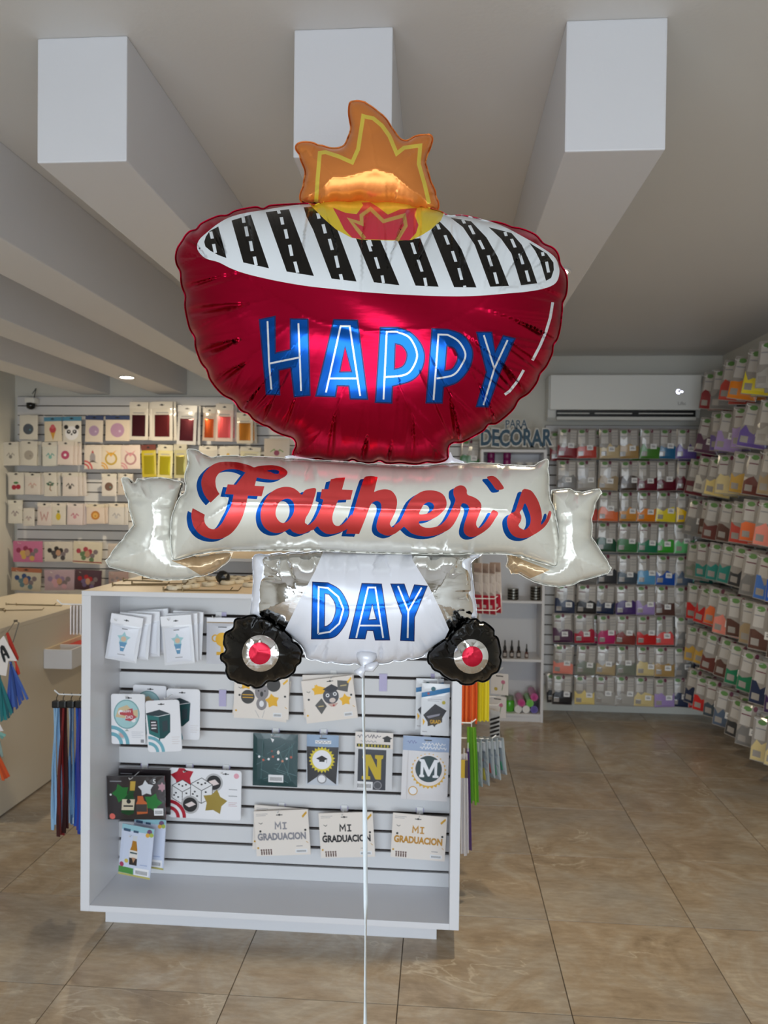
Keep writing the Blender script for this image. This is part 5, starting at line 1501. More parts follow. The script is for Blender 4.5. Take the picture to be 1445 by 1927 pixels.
# ======= bags of balloons
PLG = mat('bag_plastic', '#a09a94', 0.16, coat=0.7)
PLG2 = mat('bag_print', '#c6c1bb', 0.2, coat=0.5)
STK = mat('sticker', '#f0efee', 0.5)
LG, LP = C('#5f8a4a'), C('#6b2440')
BAGC = {'dark red': '#8f1f2c', 'coral red': '#c8483c', 'cream': '#d2bd94', 'beige gold': '#b2905a', 'leaf green': '#4f8a35', 'ocean blue': '#246a96', 'purple': '#6a55a0', 'magenta': '#a02a62', 'maroon': '#6a1a2c',
        'grey': '#7e7c7a', 'light grey': '#b0aca6', 'beige': '#a89272', 'dark brown': '#4a3a32', 'wine': '#661528', 'coral': '#ec7440', 'orange gold': '#e0973e', 'orange': '#f08a1c', 'yellow': '#f2dd34', 'bright yellow': '#f6c914',
        'dark green': '#1f5038', 'green': '#3a7d46', 'teal green': '#1f7a55', 'vivid green': '#3aa52e', 'mint green': '#6ac47e', 'slate': '#42505c', 'sky blue': '#5aa0d0', 'royal blue': '#1f54b0', 'grey blue': '#56657a', 'charcoal': '#3a3c40',
        'navy': '#24304f', 'black': '#202024', 'dark purple': '#4a3070', 'lilac': '#a890c8', 'brown': '#5f4038', 'plum': '#5a3450', 'crimson': '#b81f3c', 'hot pink': '#c02468', 'brick': '#8a3a34', 'red': '#d02a2a', 'salmon red': '#ea5a58',
        'salmon': '#f09080', 'grey green': '#808678', 'sand': '#b8a27c', 'pale yellow': '#ecd488', 'silver': '#b4b0aa', 'ivory': '#dcc890', 'gold': '#cca24a', 'teal': '#2f8a80', 'light blue': '#4a78c4', 'deep purple': '#3c2450', 'brown red': '#6f3a34', 'pearl white': '#d8d2c4', 'mixed colour': '#e0c020'}
bag_cache = {}
BW, BH = 36.0, 54.0
def bag_mesh(cname, k):
    key = (cname, k)
    if key in bag_cache:
        return bag_cache[key]
    rn = random.Random(hash(cname) % 97 + k*31 if False else sum(map(ord, cname))+k*31)
    w, h = BW, BH
    cm = C(BAGC[cname], 0.3, 0, 0.4)
    top = [(x, h*(0.41+0.08*math.sin(x*0.22+rn.uniform(0, 6))+rn.uniform(-0.03, 0.05))) for x in np.linspace(w, 0, 7)]
    p = [(rect(w*0.08, h*0.5, w*0.42, h*0.94), PLG2), (rect(w*0.60, h*0.44, w*0.92, h*0.94), PLG2)]
    p += [([np.array([(0.5, 1.0), (w-0.5, 1.0)]+[(min(max(x, 0.5), w-0.5), y) for x, y in top])], cm)]
    p += [(circle((w*0.28, h*0.90), 5, 12, 3.2), LG), (circle((w*0.53, h*0.93), 2.6, 10, 3.4), LP)]
    for i in range(3):
        p.append((rect(w*0.6, h*(0.84-0.09*i), w*0.9, h*(0.855-0.09*i)), G_))
    p.append((rect(w*0.1, h*0.74, w*0.42, h*0.765), LP if k % 2 else G_))
    p.append((rect(w*0.08, h*0.1, w*0.34, h*0.25), PLG))
    if cname == 'mixed colour':
        for (x, y, c) in ((6, 8, '#2a56a0'), (14, 14, '#d02a2a'), (24, 8, '#3a9a3a'), (30, 14, '#2a56a0'), (20, 17, '#e08a1c')):
            p.append((circle((x, y), 4, 10), C(c)))
    me = card_mesh('balloon_bag', w, h, PLG, p, (), 0.008, 3.2, 0, 0.148/BW)
    bag_cache[key] = me
    return me
st_me = card_mesh('price_sticker', 11, 9, STK, [(rect(2, 3, 9, 4.6), G_), (rect(2, 5.6, 7.5, 6.6), G_)], (), 0.0006, 0, 0, 0.148/BW)
def bag(cname, k, loc, rot, label, group, sticker=True, scale=1.0):
    o = obj('balloon_bag', bag_mesh(cname, k), None, loc, rot)
    o.scale = (scale,)*3
    tag(o, label, 'balloon bag', group)
    if sticker:
        rs = random.Random(sum(map(ord, label)))
        obj('price_sticker', st_me, o, (rs.uniform(0.012, 0.034), -0.0195, rs.uniform(-0.045, -0.012)))
    return o
colu = [1064, 1103, 1142, 1180, 1217, 1252, 1288, 1322]
rowv = [807, 867, 925, 983, 1043, 1100, 1156, 1214, 1271]
rows = ['dark red|coral red|cream|beige gold|leaf green|ocean blue|purple|magenta', 'grey|light grey|beige|dark brown|maroon|wine|maroon|wine', 'dark brown|coral red|coral|orange gold|orange|yellow|bright yellow|grey',
        'dark green|grey|dark green|green|teal green|vivid green|mint green|grey', 'charcoal|grey|charcoal|slate|sky blue|royal blue|grey blue|teal', 'navy|black|navy|dark purple|lilac|brown|light grey|red',
        'plum|crimson|hot pink|brick|red|salmon red|grey|sand', 'salmon|grey green|sand|grey green|ivory|beige gold|grey|navy', 'black|pale yellow|silver|light grey|ivory|lilac|navy|red']
rn = random.Random(5)
GB = 'balloon bags on the slatwall below the air conditioner'
YBG = YS-0.15
for r, row in enumerate(rows):
    zt = at(1150, rowv[r], 1, YBG)[2]
    for c, cn in enumerate(row.split('|')):
        x = at(colu[c]+rn.uniform(-3, 3), 1000, 1, YBG)[0]
        hgt = 0.222
        lab = 'clear bag of %s balloons, %s row down, %s from shelf unit, back slatwall' % (cn, ORD[r], ORD[c])
        bag(cn, rn.randint(0, 2), (x, YBG-rn.uniform(0, 0.03), zt-hgt/2), (math.radians(rn.uniform(-3, 5)), math.radians(rn.uniform(-3, 3)), math.radians(rn.uniform(-4, 4))), lab, GB)
        if r in (0, 8):
            hook((x, YS-0.001, zt-0.02), 0.18, 'hooks below the air conditioner', label='thin white wire hook holding a %s row bag below the air conditioner' % ('top' if r == 0 else 'bottom'))
        if c % 2 == r % 2 or (1 < r < 5 and c < 2):
            bag(cn, rn.randint(0, 2), (x+rn.choice([-1, 1])*rn.uniform(0.03, 0.05), YBG+0.07, zt-hgt/2-rn.uniform(0.004, 0.02)), (0, math.radians(rn.uniform(-5, 5)), 0),
                'spare bag of %s balloons behind %s row, %s bag from shelf unit' % (cn, ORD[r], ORD[c]), GB, False)
GR_ = 'balloon bags on the right slatwall'
rrows = ['grey|dark red|grey|coral red|orange|yellow|light grey|coral red|orange', 'grey|plum|purple|lilac|lilac|purple|light grey|lilac|grey', 'maroon|pearl white|pale yellow|ivory|gold|brown red|beige|pearl white|sand',
         'grey|brown|brown red|brown|coral red|coral|salmon|coral|brown', 'grey green|teal|teal|teal|charcoal|grey|light blue|royal blue|navy', 'red|red|coral|salmon|brown|beige|brown|dark brown|charcoal',
         'gold|gold|brown red|brown|teal green|teal green|navy|deep purple|red', 'navy|red|slate|grey blue|charcoal|grey|ivory|ivory|mixed colour']
ztop = [2.50, 2.20, 1.91, 1.62, 1.33, 1.035, 0.73, 0.42]
for r, row in enumerate(rrows):
    for c, cn in enumerate(row.split('|')):
        if c > 7:
            continue
        y = 5.64-0.2*c+rn.uniform(-0.008, 0.008)
        if r < 2 and c < 1:
            continue
        hk = XS-0.215-rn.uniform(0, 0.03)
        yaw = math.radians(-37+rn.uniform(-5, 5))
        lean = math.radians(rn.uniform(4, 13))
        sc = rn.uniform(1.1, 1.18)
        nx, ny = math.sin(-yaw)*0.05, math.cos(yaw)*0.05
        bag(cn, rn.randint(0, 2), (hk, y, ztop[r]-0.125+rn.uniform(-0.015, 0.015)), (math.radians(rn.uniform(-2, 6)), lean, yaw), 'clear bag of %s balloons, %s row down, %s from corner, right slatwall' % (cn, ORD[r], ORD[c]), GR_, scale=sc)
        bag(cn, rn.randint(0, 2), (hk+nx*1.2+0.03, y+ny*1.2, ztop[r]-0.128), (0, lean*0.5, yaw), 'rear bag of %s balloons, %s row down, %s hook from corner, right slatwall' % (cn, ORD[r], ORD[c]), GR_, False, scale=sc)
        hook((XS-0.001, y+0.01, ztop[r]-0.018), 0.29, 'hooks on the right slatwall', rot=-math.pi/2, label='thin white wire hook carrying balloon bags on the right slatwall')

# ---------------------------------------------------------------- second gondola behind the first
DX0, DX1, DY, DYB = -1.45, 0.12, 4.25, 4.80
DZ = CZT
cb2 = empty('display_cabinet', ((DX0+DX1)/2, (DY+DYB)/2, 0))
tag(cb2, 'white display cabinet with maple top standing behind the first cabinet', 'cabinet')
def c2(name, mb, ma):
    o = mb.build(name, ma, cb2); o.location = (-(DX0+DX1)/2, -(DY+DYB)/2, 0)
c2('side_panel', MB().box(DX0, DX0+PT, DY, DYB, 0.10, DZ-0.018, bev=0.0015), M_WHITE)
c2('side_panel', MB().box(DX1-PT, DX1, DY, DYB, 0.10, DZ-0.018, bev=0.0015), M_WHITE)
c2('top_panel', MB().box(DX0, DX1, DY, DYB, DZ-0.018, DZ-0.0012, bev=0.001), M_WHITE)
c2('top_laminate', MB().box(DX0+0.004, DX1-0.004, DY+0.004, DYB-0.004, DZ-0.0012, DZ), M_TOP)
c2('bottom_panel', MB().box(DX0+PT, DX1-PT, DY, DYB, 0.10, 0.122, bev=0.0015), M_WHITE)
c2('plinth', MB().box(DX0+0.05, DX1-0.08, DY+0.11, DYB-0.11, 0, 0.10), M_WHITE)
c2('backing_board', MB().box(DX0+PT, DX1-PT, 4.52, 4.534, 0.122, DZ-0.018), M_DARK)
cb2b = [c_ for c_ in cb2.children if c_.name.startswith('backing_board')][0]
s2 = mesh_data('slat', *(lambda b: (b.v, b.f))(MB().box(DX0+PT, DX1-PT, 0, 0.014, 0, SP-0.0085, bev=0.0016)), M_SLAT)
for k in range(14):
    z = DZ-0.03-(k+1)*SP
    if z > 0.125:
        obj('slat', s2, cb2b, (0, 4.506, z))

# ---------------------------------------------------------------- things lying on the cabinet top
M_DISC = mat('cream_disc', '#d8ceb8', 0.5)
M_BRASS = mat('aged_metal', '#8a7a5c', 0.4, 0.7)
disc = MB().lathe([(0.024, 0.0), (0.028, 0.003), (0.028, 0.011), (0.024, 0.0155), (0.010, 0.0155), (0.009, 0.013)], seg=20)
disc_me = mesh_data('weight_disc', disc.v, disc.f, M_DISC, disc.m)
hole_me = mesh_data('hub', *(lambda b: (b.v, b.f))(MB().lathe([(0.0085, 0.0128), (0.0085, 0.0165), (0.004, 0.018)], seg=10)), M_BRASS)
for (u, v) in ((328, 1110), (346, 1108), (362, 1106), (393, 1103), (428, 1100), (446, 1098), (470, 1104), (458, 1092), (476, 1090), (442, 1091), (395, 1092), (372, 1094), (356, 1098)):
    p = at(u, v, 2, CZT)
    o = obj('weight_disc', disc_me, None, tuple(p), (0, 0, random.uniform(0, 3)))
    tag(o, 'flat cream disc lying on the maple cabinet top', 'disc', 'cream discs on the cabinet top')
    obj('hub', hole_me, o)
kb = at(420, 1098, 2, CZT)
bm = bmesh.new(); bmesh.ops.create_icosphere(bm, subdivisions=2, radius=0.029)
for v in bm.verts:
    v.co *= 1+0.10*math.sin(v.co.x*150)*math.sin(v.co.z*130+1)
    v.co.z = max(v.co.z*0.95, -0.024)
me = bpy.data.meshes.new('ribbon_bow'); bm.to_mesh(me); bm.free(); me.materials.append(M_BLACK)
tag(obj('ribbon_bow', me, None, (kb[0], kb[1], CZT+0.0245)), 'crumpled black bow standing among the cream discs on the cabinet top', 'bow')
def lying_hook(p, ang, L_, lab, grp, z):
    d = Vector((math.cos(ang), math.sin(ang), 0)); n = Vector((-d.y, d.x, 0))
    P = Vector((0, 0, 0.003))
    m = MB().tube([P, P+d*L_, P+d*(L_+0.01)+Vector((0, 0, 0.012))], 0.0026, 6)
    m.tube([P-n*0.016+Vector((0, 0, 0)), P+n*0.016], 0.0032, 6).tube([P-n*0.016, P-n*0.016+Vector((0, 0, 0.012))], 0.003, 6)
    o = m.build('slat_hook', M_BRASS, None, (p[0], p[1], z))
    tag(o, lab, 'hook', grp)
for (u, v, a, L_) in ((214, 1102, 0.15, 0.20), (236, 1093, -0.1, 0.16), (250, 1100, 0.2, 0.2), (268, 1090, 0.4, 0.15), (310, 1111, 0.05, 0.24), (345, 1112, 0.1, 0.2)):
    lying_hook(at(u, v, 2, CZT), a, L_, 'loose metal slat hook lying on the maple cabinet top', 'loose hooks on the cabinet top', CZT)
for (u, v, a, L_) in ((2, 1150, 0.25, 0.32), (14, 1138, 0.05, 0.36), (40, 1139, 0.0, 0.34), (4, 1164, 0.5, 0.1), (30, 1147, -0.9, 0.16)):
    q = at(u, v, 2, KZ)
    q[0] = min(max(q[0], KX0+0.03), KX-0.36)
    lying_hook(q, a, L_*0.8, 'loose metal slat hook lying on the beige counter top', 'loose hooks on the counter', KZ)

# ---------------------------------------------------------------- hooks and goods on the left end of the cabinet
YE = 3.02
def end_hook(x, y, z, L_, sgn, lab, grp):
    o = MB().box(-0.004, 0.0, -0.012, 0.012, -0.012, 0.012).tube([(0, 0, 0), (L_-0.012, 0, 0), (L_+0.008, 0, 0.016)], 0.0028, 6).build('end_hook', M_WIRE, None, (x, y, z), (0, 0, 0 if sgn > 0 else math.pi))
    return tag(o, lab, 'hook', grp)
def strips(name, parent, top, width, bottom_w, length, cols, n, seed, off=(0, 0, 0)):
    """tissue strips fanning from a narrow top, each a part"""
    rn = random.Random(seed)
    for i in range(n):
        f = (i+0.5)/n-0.5
        x0 = f*width; x1 = f*bottom_w+rn.uniform(-0.004, 0.004)
        L_ = length*rn.uniform(0.93, 1.03)
        w0, w1 = width/n*0.8, bottom_w/n*rn.uniform(0.7, 0.95)
        y = rn.uniform(-0.014, 0.014)
        m = MB()
        rowsn = 6
        v, f_ = [], []
        for k in range(rowsn+1):
            t = k/rowsn
            cx = x0+(x1-x0)*t+0.003*math.sin(t*7+i)
            w = w0+(w1-w0)*t
            yy = y*t+0.004*math.sin(t*5+i*2)
            z = -L_*t
            v += [(cx-w, yy, z), (cx+w, yy-0.004, z), (cx+w, yy+0.001, z), (cx-w, yy+0.005, z)]
        for k in range(rowsn):
            a = 4*k
            for q in range(4):
                f_.append((a+q, a+(q+1) % 4, a+4+(q+1) % 4, a+4+q))
        f_ += [(3, 2, 1, 0), tuple(4*rowsn+q for q in range(4))]
        o = m.add(v, f_).build(name, C(cols[i % len(cols)], 0.6), parent)
        o.location = (top[0]+off[0], top[1]+off[1], top[2]+off[2])
hk = at(101, 1306, 1, YE)
hz = hk[2]
end_hook(CX0-0.001, YE, hz, CX0-hk[0]-0.012, -1, 'white wire hook holding long tassels on the cabinet\'s left end', 'hooks on the cabinet ends')
for (u0, u1, cols, lab, bl) in ((93, 112, ['#8fb4d4', '#7ea4c6'], 'long sky blue ribbon tassel hanging beside the cabinet', 1565), (104, 126, ['#3a0c0c', '#58120f', '#7a1a1c', '#2c0a08'], 'long dark red and brown ribbon tassel hanging beside the cabinet', 1568), (122, 138, ['#a9bccd', '#5f86ac', '#2f4a70'], 'long grey-blue ribbon tassel hanging beside the cabinet', 1552), (134, 158, ['#1f4fae', '#243a92', '#3a3a8a'], 'long royal blue ribbon tassel hanging beside the cabinet', 1568)):
    a, b = at((u0+u1)/2+4, 1330, 1, YE), at((u0+u1)/2-2, bl, 1, YE)
    t = empty('ribbon_tassel', (a[0], YE, hz-0.01)); tag(t, lab, 'tassel', 'ribbon tassels on the cabinet end')
    wb = (u1-u0)*YE/F
    z1 = a[2]-hz+0.01
    MB().tube([(0, 0, 0.016), (0.006, 0, 0.008), (0, 0, -0.004), (0, 0, z1-0.01)], 0.0018, 5).build('cord', M_BLACK, t)
    MB().box(-0.016, 0.016, -0.012, 0.012, z1-0.004, z1+0.026, bev=0.006).build('knot', M_BLACK, t)
    strips('strip', t, (0, 0, z1), wb*0.62, wb, a[2]-b[2], cols, 5, int(u0))
wp = at(137, 1137, 1, YE)
end_hook(CX0-0.001, YE, wp[2], CX0-at(106, 1137, 1, YE)[0]-0.012, -1, 'white wire hook holding pale packs on the cabinet\'s left end', 'hooks on the cabinet ends')
for i, u in enumerate((135, 141, 147, 153)):
    q = at(u, 1163, 1, YE)
    o, s = place_card('paper_pack', 'pale pink pack, %s along the hook on the cabinet\'s left end' % ORD[i], 'pack', 'pale packs on the cabinet end', u, 1165, 26, 52, YE, C('#d8c9c4', 0.25, 0, 0.4), [(rect(2, 2, 24, 40), C('#cdbcb8', 0.3, 0, 0.4)), (rect(8, 45, 18, 46.5), K_)], yaw=-72, bulge=1.0)
    o.location.x = q[0]

# goods on the right end
YE2 = 3.10
q = at(934, 1391, 1, YE2)
end_hook(CX1+0.001, YE2, q[2], q[0]-CX1-0.01, 1, 'white wire hook holding silver confetti packs on the cabinet\'s right end', 'hooks on the cabinet ends')
for i, (u, c, vb) in enumerate(((898, '#b9bfc8', 1476), (910, '#d0c25a', 1474), (920, '#b8584e', 1460), (930, '#6fae8a', 1464), (941, '#4a9a78', 1455))):
    hgt = vb-1388
    o, s = place_card('confetti_pack', 'silver confetti pack with %s tip, %s along the right end hook' % (['grey', 'yellow', 'red', 'mint', 'green'][i], ORD[i]), 'pack', 'confetti packs on the cabinet end', u, 1388+hgt/2, 34, hgt, YE2, C('#9fa9b0', 0.15, 0.4, 0.4), [([np.array([(6, 10), (28, 8), (26, hgt*0.36), (10, hgt*0.34)])], C(c, 0.3, 0.2)), (rect(4, hgt*0.72, 30, hgt*0.92), C('#c9cdd2', 0.2)), (rect(8, hgt*0.5, 24, hgt*0.56), C('#7a4a4e'))], rot=-4-2*i, yaw=-62, bulge=4)
def tube_bundle(label, u0, u1, v0, v1, col, n, Y, seed, lean=0.0, r=2.3):
    rn = random.Random(seed)
    a = at((u0+u1)/2, v0, 1, Y); b = at((u0+u1)/2, v1, 1, Y)
    t = empty('tube_bundle', tuple(a)); tag(t, label, 'tubes', 'party tubes on the cabinet end')
    MB().tube([(0, -0.002, 0.016), (0, 0, 0.0), (0, 0, -0.02)], 0.002, 5).build('loop', M_WIRE, t)
    for i in range(n):
        x = ((i+0.5)/n-0.5)*(u1-u0)*Y/F
        y = rn.uniform(-0.012, 0.012)
        L_ = (a[2]-b[2])*rn.uniform(0.96, 1.01)
        MB().tube([(x*0.8, y*0.6, -0.008), (x+lean*0.5, y, -L_*0.5), (x+lean, y, -L_)], r*Y/F, 7).build('tube', C(col[i % len(col)], 0.35), t)
tube_bundle('bunch of orange party tubes behind the balloon\'s right wheel', 869, 899, 1240, 1362, ['#e8642a', '#d8501c', '#f07a3c'], 8, YE2+0.03, 1)
tube_bundle('bunch of yellow party tubes beside the orange ones', 897, 921, 1240, 1359, ['#d9c51a', '#c2ae12', '#e6d63a'], 7, YE2+0.05, 2)
tube_bundle('bunch of long green party tubes below the orange ones', 877, 897, 1364, 1512, ['#6aa024', '#4f8a1c', '#7ab83a'], 5, YE2-0.02, 3, 0.012)
tube_bundle('bunch of white party sticks low on the cabinet\'s right end', 865, 881, 1415, 1612, ['#dcd8da', '#cfcbd0'], 5, YE2-0.06, 4, 0.008, 1.4)
tube_bundle('single purple party stick beside the white ones', 877, 884, 1405, 1600, ['#4a2f66'], 2, YE2-0.05, 5, 0.014, 1.7)
o, s = place_card('stick_label', 'yellow and brown label wrapped round the white party sticks', 'label', None, 873, 1447, 15, 34, YE2-0.085, C('#d2b02c'), [(rect(9, 0, 15, 34), C('#4a3426'))], t=0.003)
hz1 = at(880, 1241, 1, YE2)[2]
end_hook(CX1+0.001, YE2+0.04, hz1+0.016, 0.135, 1, 'white wire hook holding orange and yellow tubes', 'hooks on the cabinet ends')
hz2 = at(880, 1365, 1, YE2)[2]
end_hook(CX1+0.001, YE2-0.02, hz2+0.016, 0.06, 1, 'short white hook holding the green tubes', 'hooks on the cabinet ends')
# packs on the right end of the second cabinet
YG = 4.32
for i, (u, v) in enumerate(((900, 1107), (912, 1108), (923, 1109), (933, 1106))):
    place_card('red_pack', 'clear pack with red bottom, %s along the hook on second cabinet\'s end' % ORD[i], 'pack', 'red packs on the second cabinet end', u, v, 27, 96, YG, C('#cfc6c2', 0.15, 0, 0.5), [(rect(1, 1, 26, 36), C('#b8243c', 0.3)), (rect(5, 42, 20, 60), C('#e4dcda')), (rect(8, 12, 20, 18), C('#e4dcda')), (rect(0, 78, 27, 96), C('#a08a80'))], rot=-3, yaw=-58+4*i, bulge=3)
for k, (v, u1) in enumerate(((1127, 936), (1149, 941))):
    q = at(u1, v, 1, YG-0.05)
    end_hook(DX1+0.001, YG-0.05, q[2], q[0]-DX1-0.008, 1, ('upper', 'lower')[k]+' white wire hook on the second cabinet\'s right end', 'hooks on the cabinet ends')
for i, (u, v) in enumerate(((940, 1287), (936, 1330))):
    place_card('flower_card', ['upper', 'lower'][i]+' white card with small pink flower print beside the shelf unit', 'card', 'flower cards on the second cabinet end', u, v, 34, 40, YG, C('#d9d4d2', 0.3), [(circle((24, 24), 4, 10), C('#c0708c')), (stroke([(24, 22), (22, 8)], 1.2), C('#6a8a5a')), (rect(10, 34, 24, 36), K_), (circle((10, 10), 3.5, 10), C('#b9a04a'))], yaw=-20)
place_card('striped_pack', 'black and white striped pack behind the yellow tubes', 'pack', None, 931, 1372, 22, 70, YG-0.06, C('#c9cdd2', 0.2, 0, 0.4), [([np.array([(0, 8*i), (22, 8*i+10), (22, 8*i+14), (0, 8*i+4)])], K_) for i in range(7)], yaw=-40, bulge=2)

# ---------------------------------------------------------------- shelf unit contents
def on_shelf(u, key, y=SY+0.1):
    return (at(u, 1000, 1, y)[0], y, shelf_z[key])
for i, u in enumerate((922, 952)):
    p = on_shelf(u, 'a')
    t = empty('dye_bottle', p); tag(t, 'magenta bottle on the shelf below the sign, %s' % ('next to the left side panel' if i == 0 else 'beside the white cups'), 'bottle', 'magenta bottles')
    MB().lathe([(0.027, 0), (0.029, 0.004), (0.029, 0.07), (0.026, 0.082)], seg=18).build('body', mat('magenta_glass', '#8a1f62', 0.15, coat=0.5), t, smooth=True)
    MB().lathe([(0.027, 0.082), (0.029, 0.085), (0.029, 0.125), (0.027, 0.13)], seg=18).build('cap', C('#7a1a5a', 0.3), t, smooth=True)
for i, u in enumerate((976, 995, 1011)):
    p = on_shelf(u, 'a', SY+0.08)
    t = empty('paper_cup', p); tag(t, 'white paper cup on the shelf below the sign, %s from the magenta bottle' % ORD[i], 'cup', 'white cups on the shelf')
    MB().lathe([(0.021, 0), (0.027, 0.052), (0.0245, 0.051), (0.019, 0.004)], seg=18).build('body', C('#e2dfd8', 0.5), t, smooth=True)
    MB().lathe([(0.0265, 0.050), (0.0295, 0.052), (0.0295, 0.055), (0.0265, 0.056)], seg=18).build('rim', C('#e8e5de', 0.5), t)
for (u, n, r) in ((967, 4, 0.040), (1009, 5, 0.037)):
    for k in range(n):
        p = on_shelf(u, 'c', SY+0.08)
        t = empty('metal_tin', (p[0], p[1], p[2]+k*0.0205)); tag(t, 'flat dark metal tin, %s from the bottom of the %s stack on white shelf' % (ORD[k], 'shorter' if n == 4 else 'taller'), 'tin', 'stacked metal tins')
        MB().lathe([(r-0.002, 0), (r, 0.002), (r, 0.012), (r-0.001, 0.0125)], seg=22).build('base', mat('tin_dark', '#4c4a46', 0.3, 0.9), t)
        MB().lathe([(r+0.001, 0.0128), (r+0.001, 0.018), (r-0.003, 0.0203)], seg=22).build('lid', mat('tin_light', '#9a978e', 0.3, 0.9), t)
for i, (u, hh) in enumerate(((953, 1.0), (966, 1.0), (979, 1.0), (994, 0.8))):
    p = on_shelf(u, 'd', SY+0.06)
    t = empty('dropper_bottle', p); tag(t, ['small dropper bottle with black cap beside the wheel of the balloon', 'small dropper bottle with black cap, second on the shelf', 'small dropper bottle with black cap, third on the shelf', 'shortest dropper bottle with brownish body at the row\'s end'][i], 'bottle', 'dropper bottles on the shelf')
    b_ = MB().lathe([(0.015*hh, 0), (0.017*hh, 0.003), (0.017*hh, 0.045*hh), (0.009*hh, 0.058*hh)], seg=14)
    b_.build('body', mat('dropper_glass%d' % (i == 3), '#3a2a24' if i < 3 else '#5a2f2a', 0.1, coat=0.5), t, smooth=True)
    MB().lathe([(0.011*hh, 0.058*hh), (0.011*hh, 0.078*hh), (0.006*hh, 0.088*hh), (0.004*hh, 0.128*hh)], seg=12).build('cap', M_BLACK, t, smooth=True)
    MB().box(-0.011*hh, 0.011*hh, -0.0185*hh, -0.0165*hh, 0.012*hh, 0.036*hh).build('label', C('#b0a49c'), t)
gj = on_shelf(963, 'e', SY+0.08)
t = empty('green_jar', gj); tag(t, 'bright green jar on the lowest shelf', 'jar')
MB().lathe([(0.032, 0), (0.037, 0.006), (0.037, 0.07), (0.03, 0.085)], seg=20).build('body', mat('green_glass', '#4fae2c', 0.15, coat=0.5), t, smooth=True)
MB().lathe([(0.03, 0.085), (0.031, 0.088), (0.031, 0.112), (0.028, 0.115)], seg=18).build('lid', C('#7a8a70', 0.3), t)
R_ = 0.028
for (u, row, col, lab) in ((979, 0, '#e4e0dc', 'white roll with round end on lowest shelf beside the green jar'), (994, 0, '#e9e5e1', 'white roll with round end on lowest shelf beside the violet roll'), (1009, 0, '#5a4a9c', 'violet roll with round end on lowest shelf'), (985, 1, '#c0267a', 'magenta roll lying on the white rolls'), (1001, 1, '#6aba3c', 'green roll lying on the white and violet rolls'), (1009, 2, '#b82a7e', 'magenta roll topmost of the pile on lowest shelf')):
    p = on_shelf(u, 'e', SY+0.06)
    z = p[2]+R_+row*R_*1.62
    t = empty('film_roll', (p[0], SY+0.03, z)); tag(t, lab, 'roll', 'rolls on the lowest shelf')
    ro_ = MB().lathe([(R_*0.99, 0), (R_*0.99, 0.2)], seg=20)
    MB().lathe([(R_*0.985, 0.0), (R_, 0.003), (R_, 0.2)], seg=20).build('wrap', C(col, 0.3, 0, 0.4), t, rot=(-math.pi/2, 0, 0))
    MB().lathe([(R_*0.45, -0.001), (R_*0.6, 0.002), (R_*0.9, 0.0025)], seg=18).build('core', C(col, 0.6), t, rot=(-math.pi/2, 0, 0))
bag('green', 1, (at(884, 860, 1, YS-0.1)[0], YS-0.1, at(884, 855, 1, YS-0.1)[2]), (0, 0.04, 0), 'clear bag of green balloons left of the white shelf unit', 'balloon bags on the slatwall below the air conditioner')

# ---------------------------------------------------------------- pennant garland on the counter side
YP = 3.5
kp = lambda pts: np.array([(at(u, v, 1, YP)[0], at(u, v, 1, YP)[2]) for u, v in Zp(0, 1130, 9.17, pts)])
gp = at(31, 1168, 1, YP)
pg = empty('tassel_garland', (KX+0.004, YP, KZ-0.02))
tag(pg, 'white letter A pennant garland with blue, teal and orange tissue tassels on the counter side', 'garland')
LO = Vector((KX+0.004, YP, KZ-0.02))
def flat(name, pts, ma, dy, t=0.0025, par=None):
    P = kp(pts)
    V, T, _ = cdt(P, [])
    n = len(V)
    v = [(p[0], YP+dy, p[1]) for p in V]+[(p[0], YP+dy+t, p[1]) for p in V]
    f = []
    for q in T:
        a = (V[q[1], 0]-V[q[0], 0])*(V[q[2], 1]-V[q[0], 1])-(V[q[1], 1]-V[q[0], 1])*(V[q[2], 0]-V[q[0], 0])
        q = tuple(int(i) for i in (q if a > 0 else q[::-1]))
        f += [q, tuple(i+n for i in q[::-1])]
    m = len(P)
    for i in range(m):
        j = (i+1) % m
        f.append((i, j, j+n, i+n))
    o = obj(name, mesh_data(name, v, f, ma), par or pg); o.location = -LO if par is None else (0, 0, 0)
    return o
PAPER = C('#e6ddd8', 0.6)
flat('pennant', [(105, 595), (335, 1030), (185, 1022), (145, 1285), (-10, 1262), (-200, 1240), (-180, 900)], PAPER, -0.02)
flat('letter', [(50, 790), (75, 755), (115, 770), (160, 850), (212, 960), (205, 985), (180, 980), (155, 930), (120, 935), (140, 1010), (138, 1055), (110, 1040), (80, 960), (55, 870)], C('#14141a', 0.5), -0.0235, 0.002)
flat('letter_counter', [(95, 835), (130, 890), (108, 900)], PAPER, -0.0245, 0.0015)
flat('pennant', [(-60, 2000), (10, 2100), (85, 2240), (-60, 2250)], PAPER, -0.012)
flat('pennant', [(110, 560), (150, 545), (330, 980), (320, 1040), (200, 900)], C('#b02a18', 0.6), -0.005)
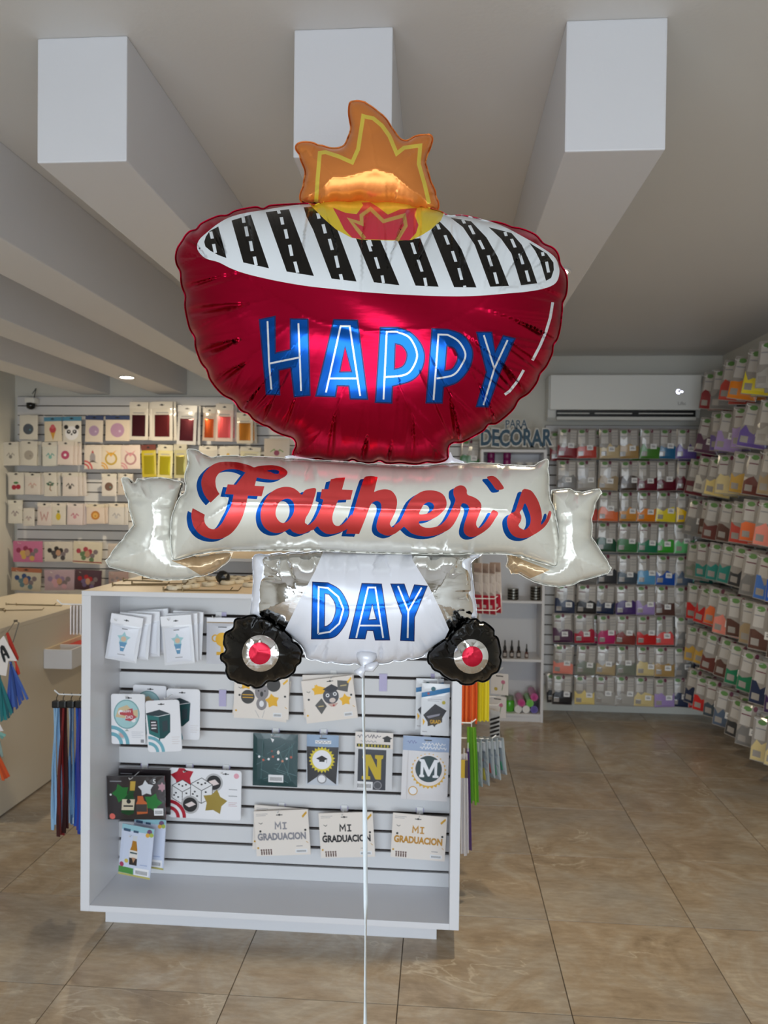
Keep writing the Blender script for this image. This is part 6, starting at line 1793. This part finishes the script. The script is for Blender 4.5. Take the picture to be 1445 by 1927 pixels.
def fan(top, spread, cols, seed, dy):
    rn = random.Random(seed)
    n = len(spread)
    knot = flat('tassel', [(top[0]-14, top[1]-12), (top[0]+14, top[1]-12), (top[0]+16, top[1]+22), (top[0]-16, top[1]+22)], C(cols[0], 0.6), dy-0.002, 0.008)
    for i, (bx, by) in enumerate(spread):
        tx, ty = top
        d = np.array([bx-tx, by-ty], float); L_ = np.linalg.norm(d); d /= L_; nn = np.array([-d[1], d[0]])
        w = 26+rn.uniform(-4, 4)
        a, b = np.array(top)+nn*8, np.array(top)-nn*8
        m1, m2 = np.array(top)+d*L_*0.55+nn*w, np.array(top)+d*L_*0.55-nn*w
        e1, e2 = np.array(top)+d*L_*rn.uniform(0.97, 1.03)+nn*w, np.array(top)+d*L_*rn.uniform(0.95, 1.02)-nn*w
        flat('tassel_strip', [tuple(a), tuple(m1), tuple(e1), tuple(e2), tuple(m2), tuple(b)], C(cols[i % len(cols)], 0.6), dy+0.003*(i % 3), 0.0015, knot)
fan((205, 1060), [(495, 1690), (420, 1720), (365, 1800), (320, 1860), (260, 1850), (215, 1930), (160, 1960)], ['#3f5fa8', '#2f4c98', '#35509c', '#27407f'], 1, -0.012)
fan((20, 1275), [(240, 1950), (180, 2010), (120, 2060), (70, 2080)], ['#1c6f74', '#15545c', '#1f7f80'], 2, -0.018)
fan((270, 1040), [(335, 1270), (315, 1290)], ['#c2301a'], 3, -0.004)
fan((-60, 2250), [(110, 2330), (60, 2380), (30, 2700)], ['#7fb0a4', '#6d9c92', '#8a9c92'], 4, -0.006)
fan((-120, 2450), [(165, 3030), (110, 3060), (60, 3100), (0, 3110), (-70, 3130)], ['#c94a14', '#b53f10', '#d2571c'], 5, -0.009)
kq = kp([(285, 340), (110, 600), (335, 385), (235, 720)])
ce = at(29, 1168, 0, KX+0.002)
cp = (ce[0]-LO.x, ce[1]-YP, ce[2]-LO.z)
MB().tube([cp, (kq[1][0]-LO.x, -0.01, kq[1][1]-LO.z)], 0.0022, 5).build('cord', mat('cord_grey', '#55504c', 0.6), pg)
MB().tube([cp, (kq[2][0]-LO.x, -0.004, kq[2][1]-LO.z), (kq[3][0]-LO.x, -0.006, kq[3][1]-LO.z)], 0.0022, 5).build('cord', MATS['cord_grey'], pg)
MB().box(cp[0]-0.006, cp[0]+0.008, cp[1]-0.006, cp[1]+0.006, cp[2]-0.006, cp[2]+0.004).build('peg', M_STEEL, pg)

q = at(947, 1262, 1, YG)
end_hook(DX1+0.001, YG+0.003, q[2], q[0]-DX1-0.01, 1, 'white wire hook above the upper flower card on the second cabinet', 'hooks on the cabinet ends')
q = at(945, 1312, 1, YG)
end_hook(DX1+0.001, YG+0.003, q[2], q[0]-DX1-0.01, 1, 'white wire hook above the lower flower card on the second cabinet', 'hooks on the cabinet ends')
q = at(936, 1340, 1, YG-0.2)
MB_h = end_hook(DX1+0.001, YG-0.06, q[2], q[0]-DX1+0.02, 1, 'white wire hook above the black and white striped pack', 'hooks on the cabinet ends')
q = at(884, 855, 1, YS-0.1)
hook((q[0], YS-0.001, q[2]+0.1), 0.13, 'hooks on the pale back slatwall', label='thin white wire hook carrying party packs on the pale back slatwall')
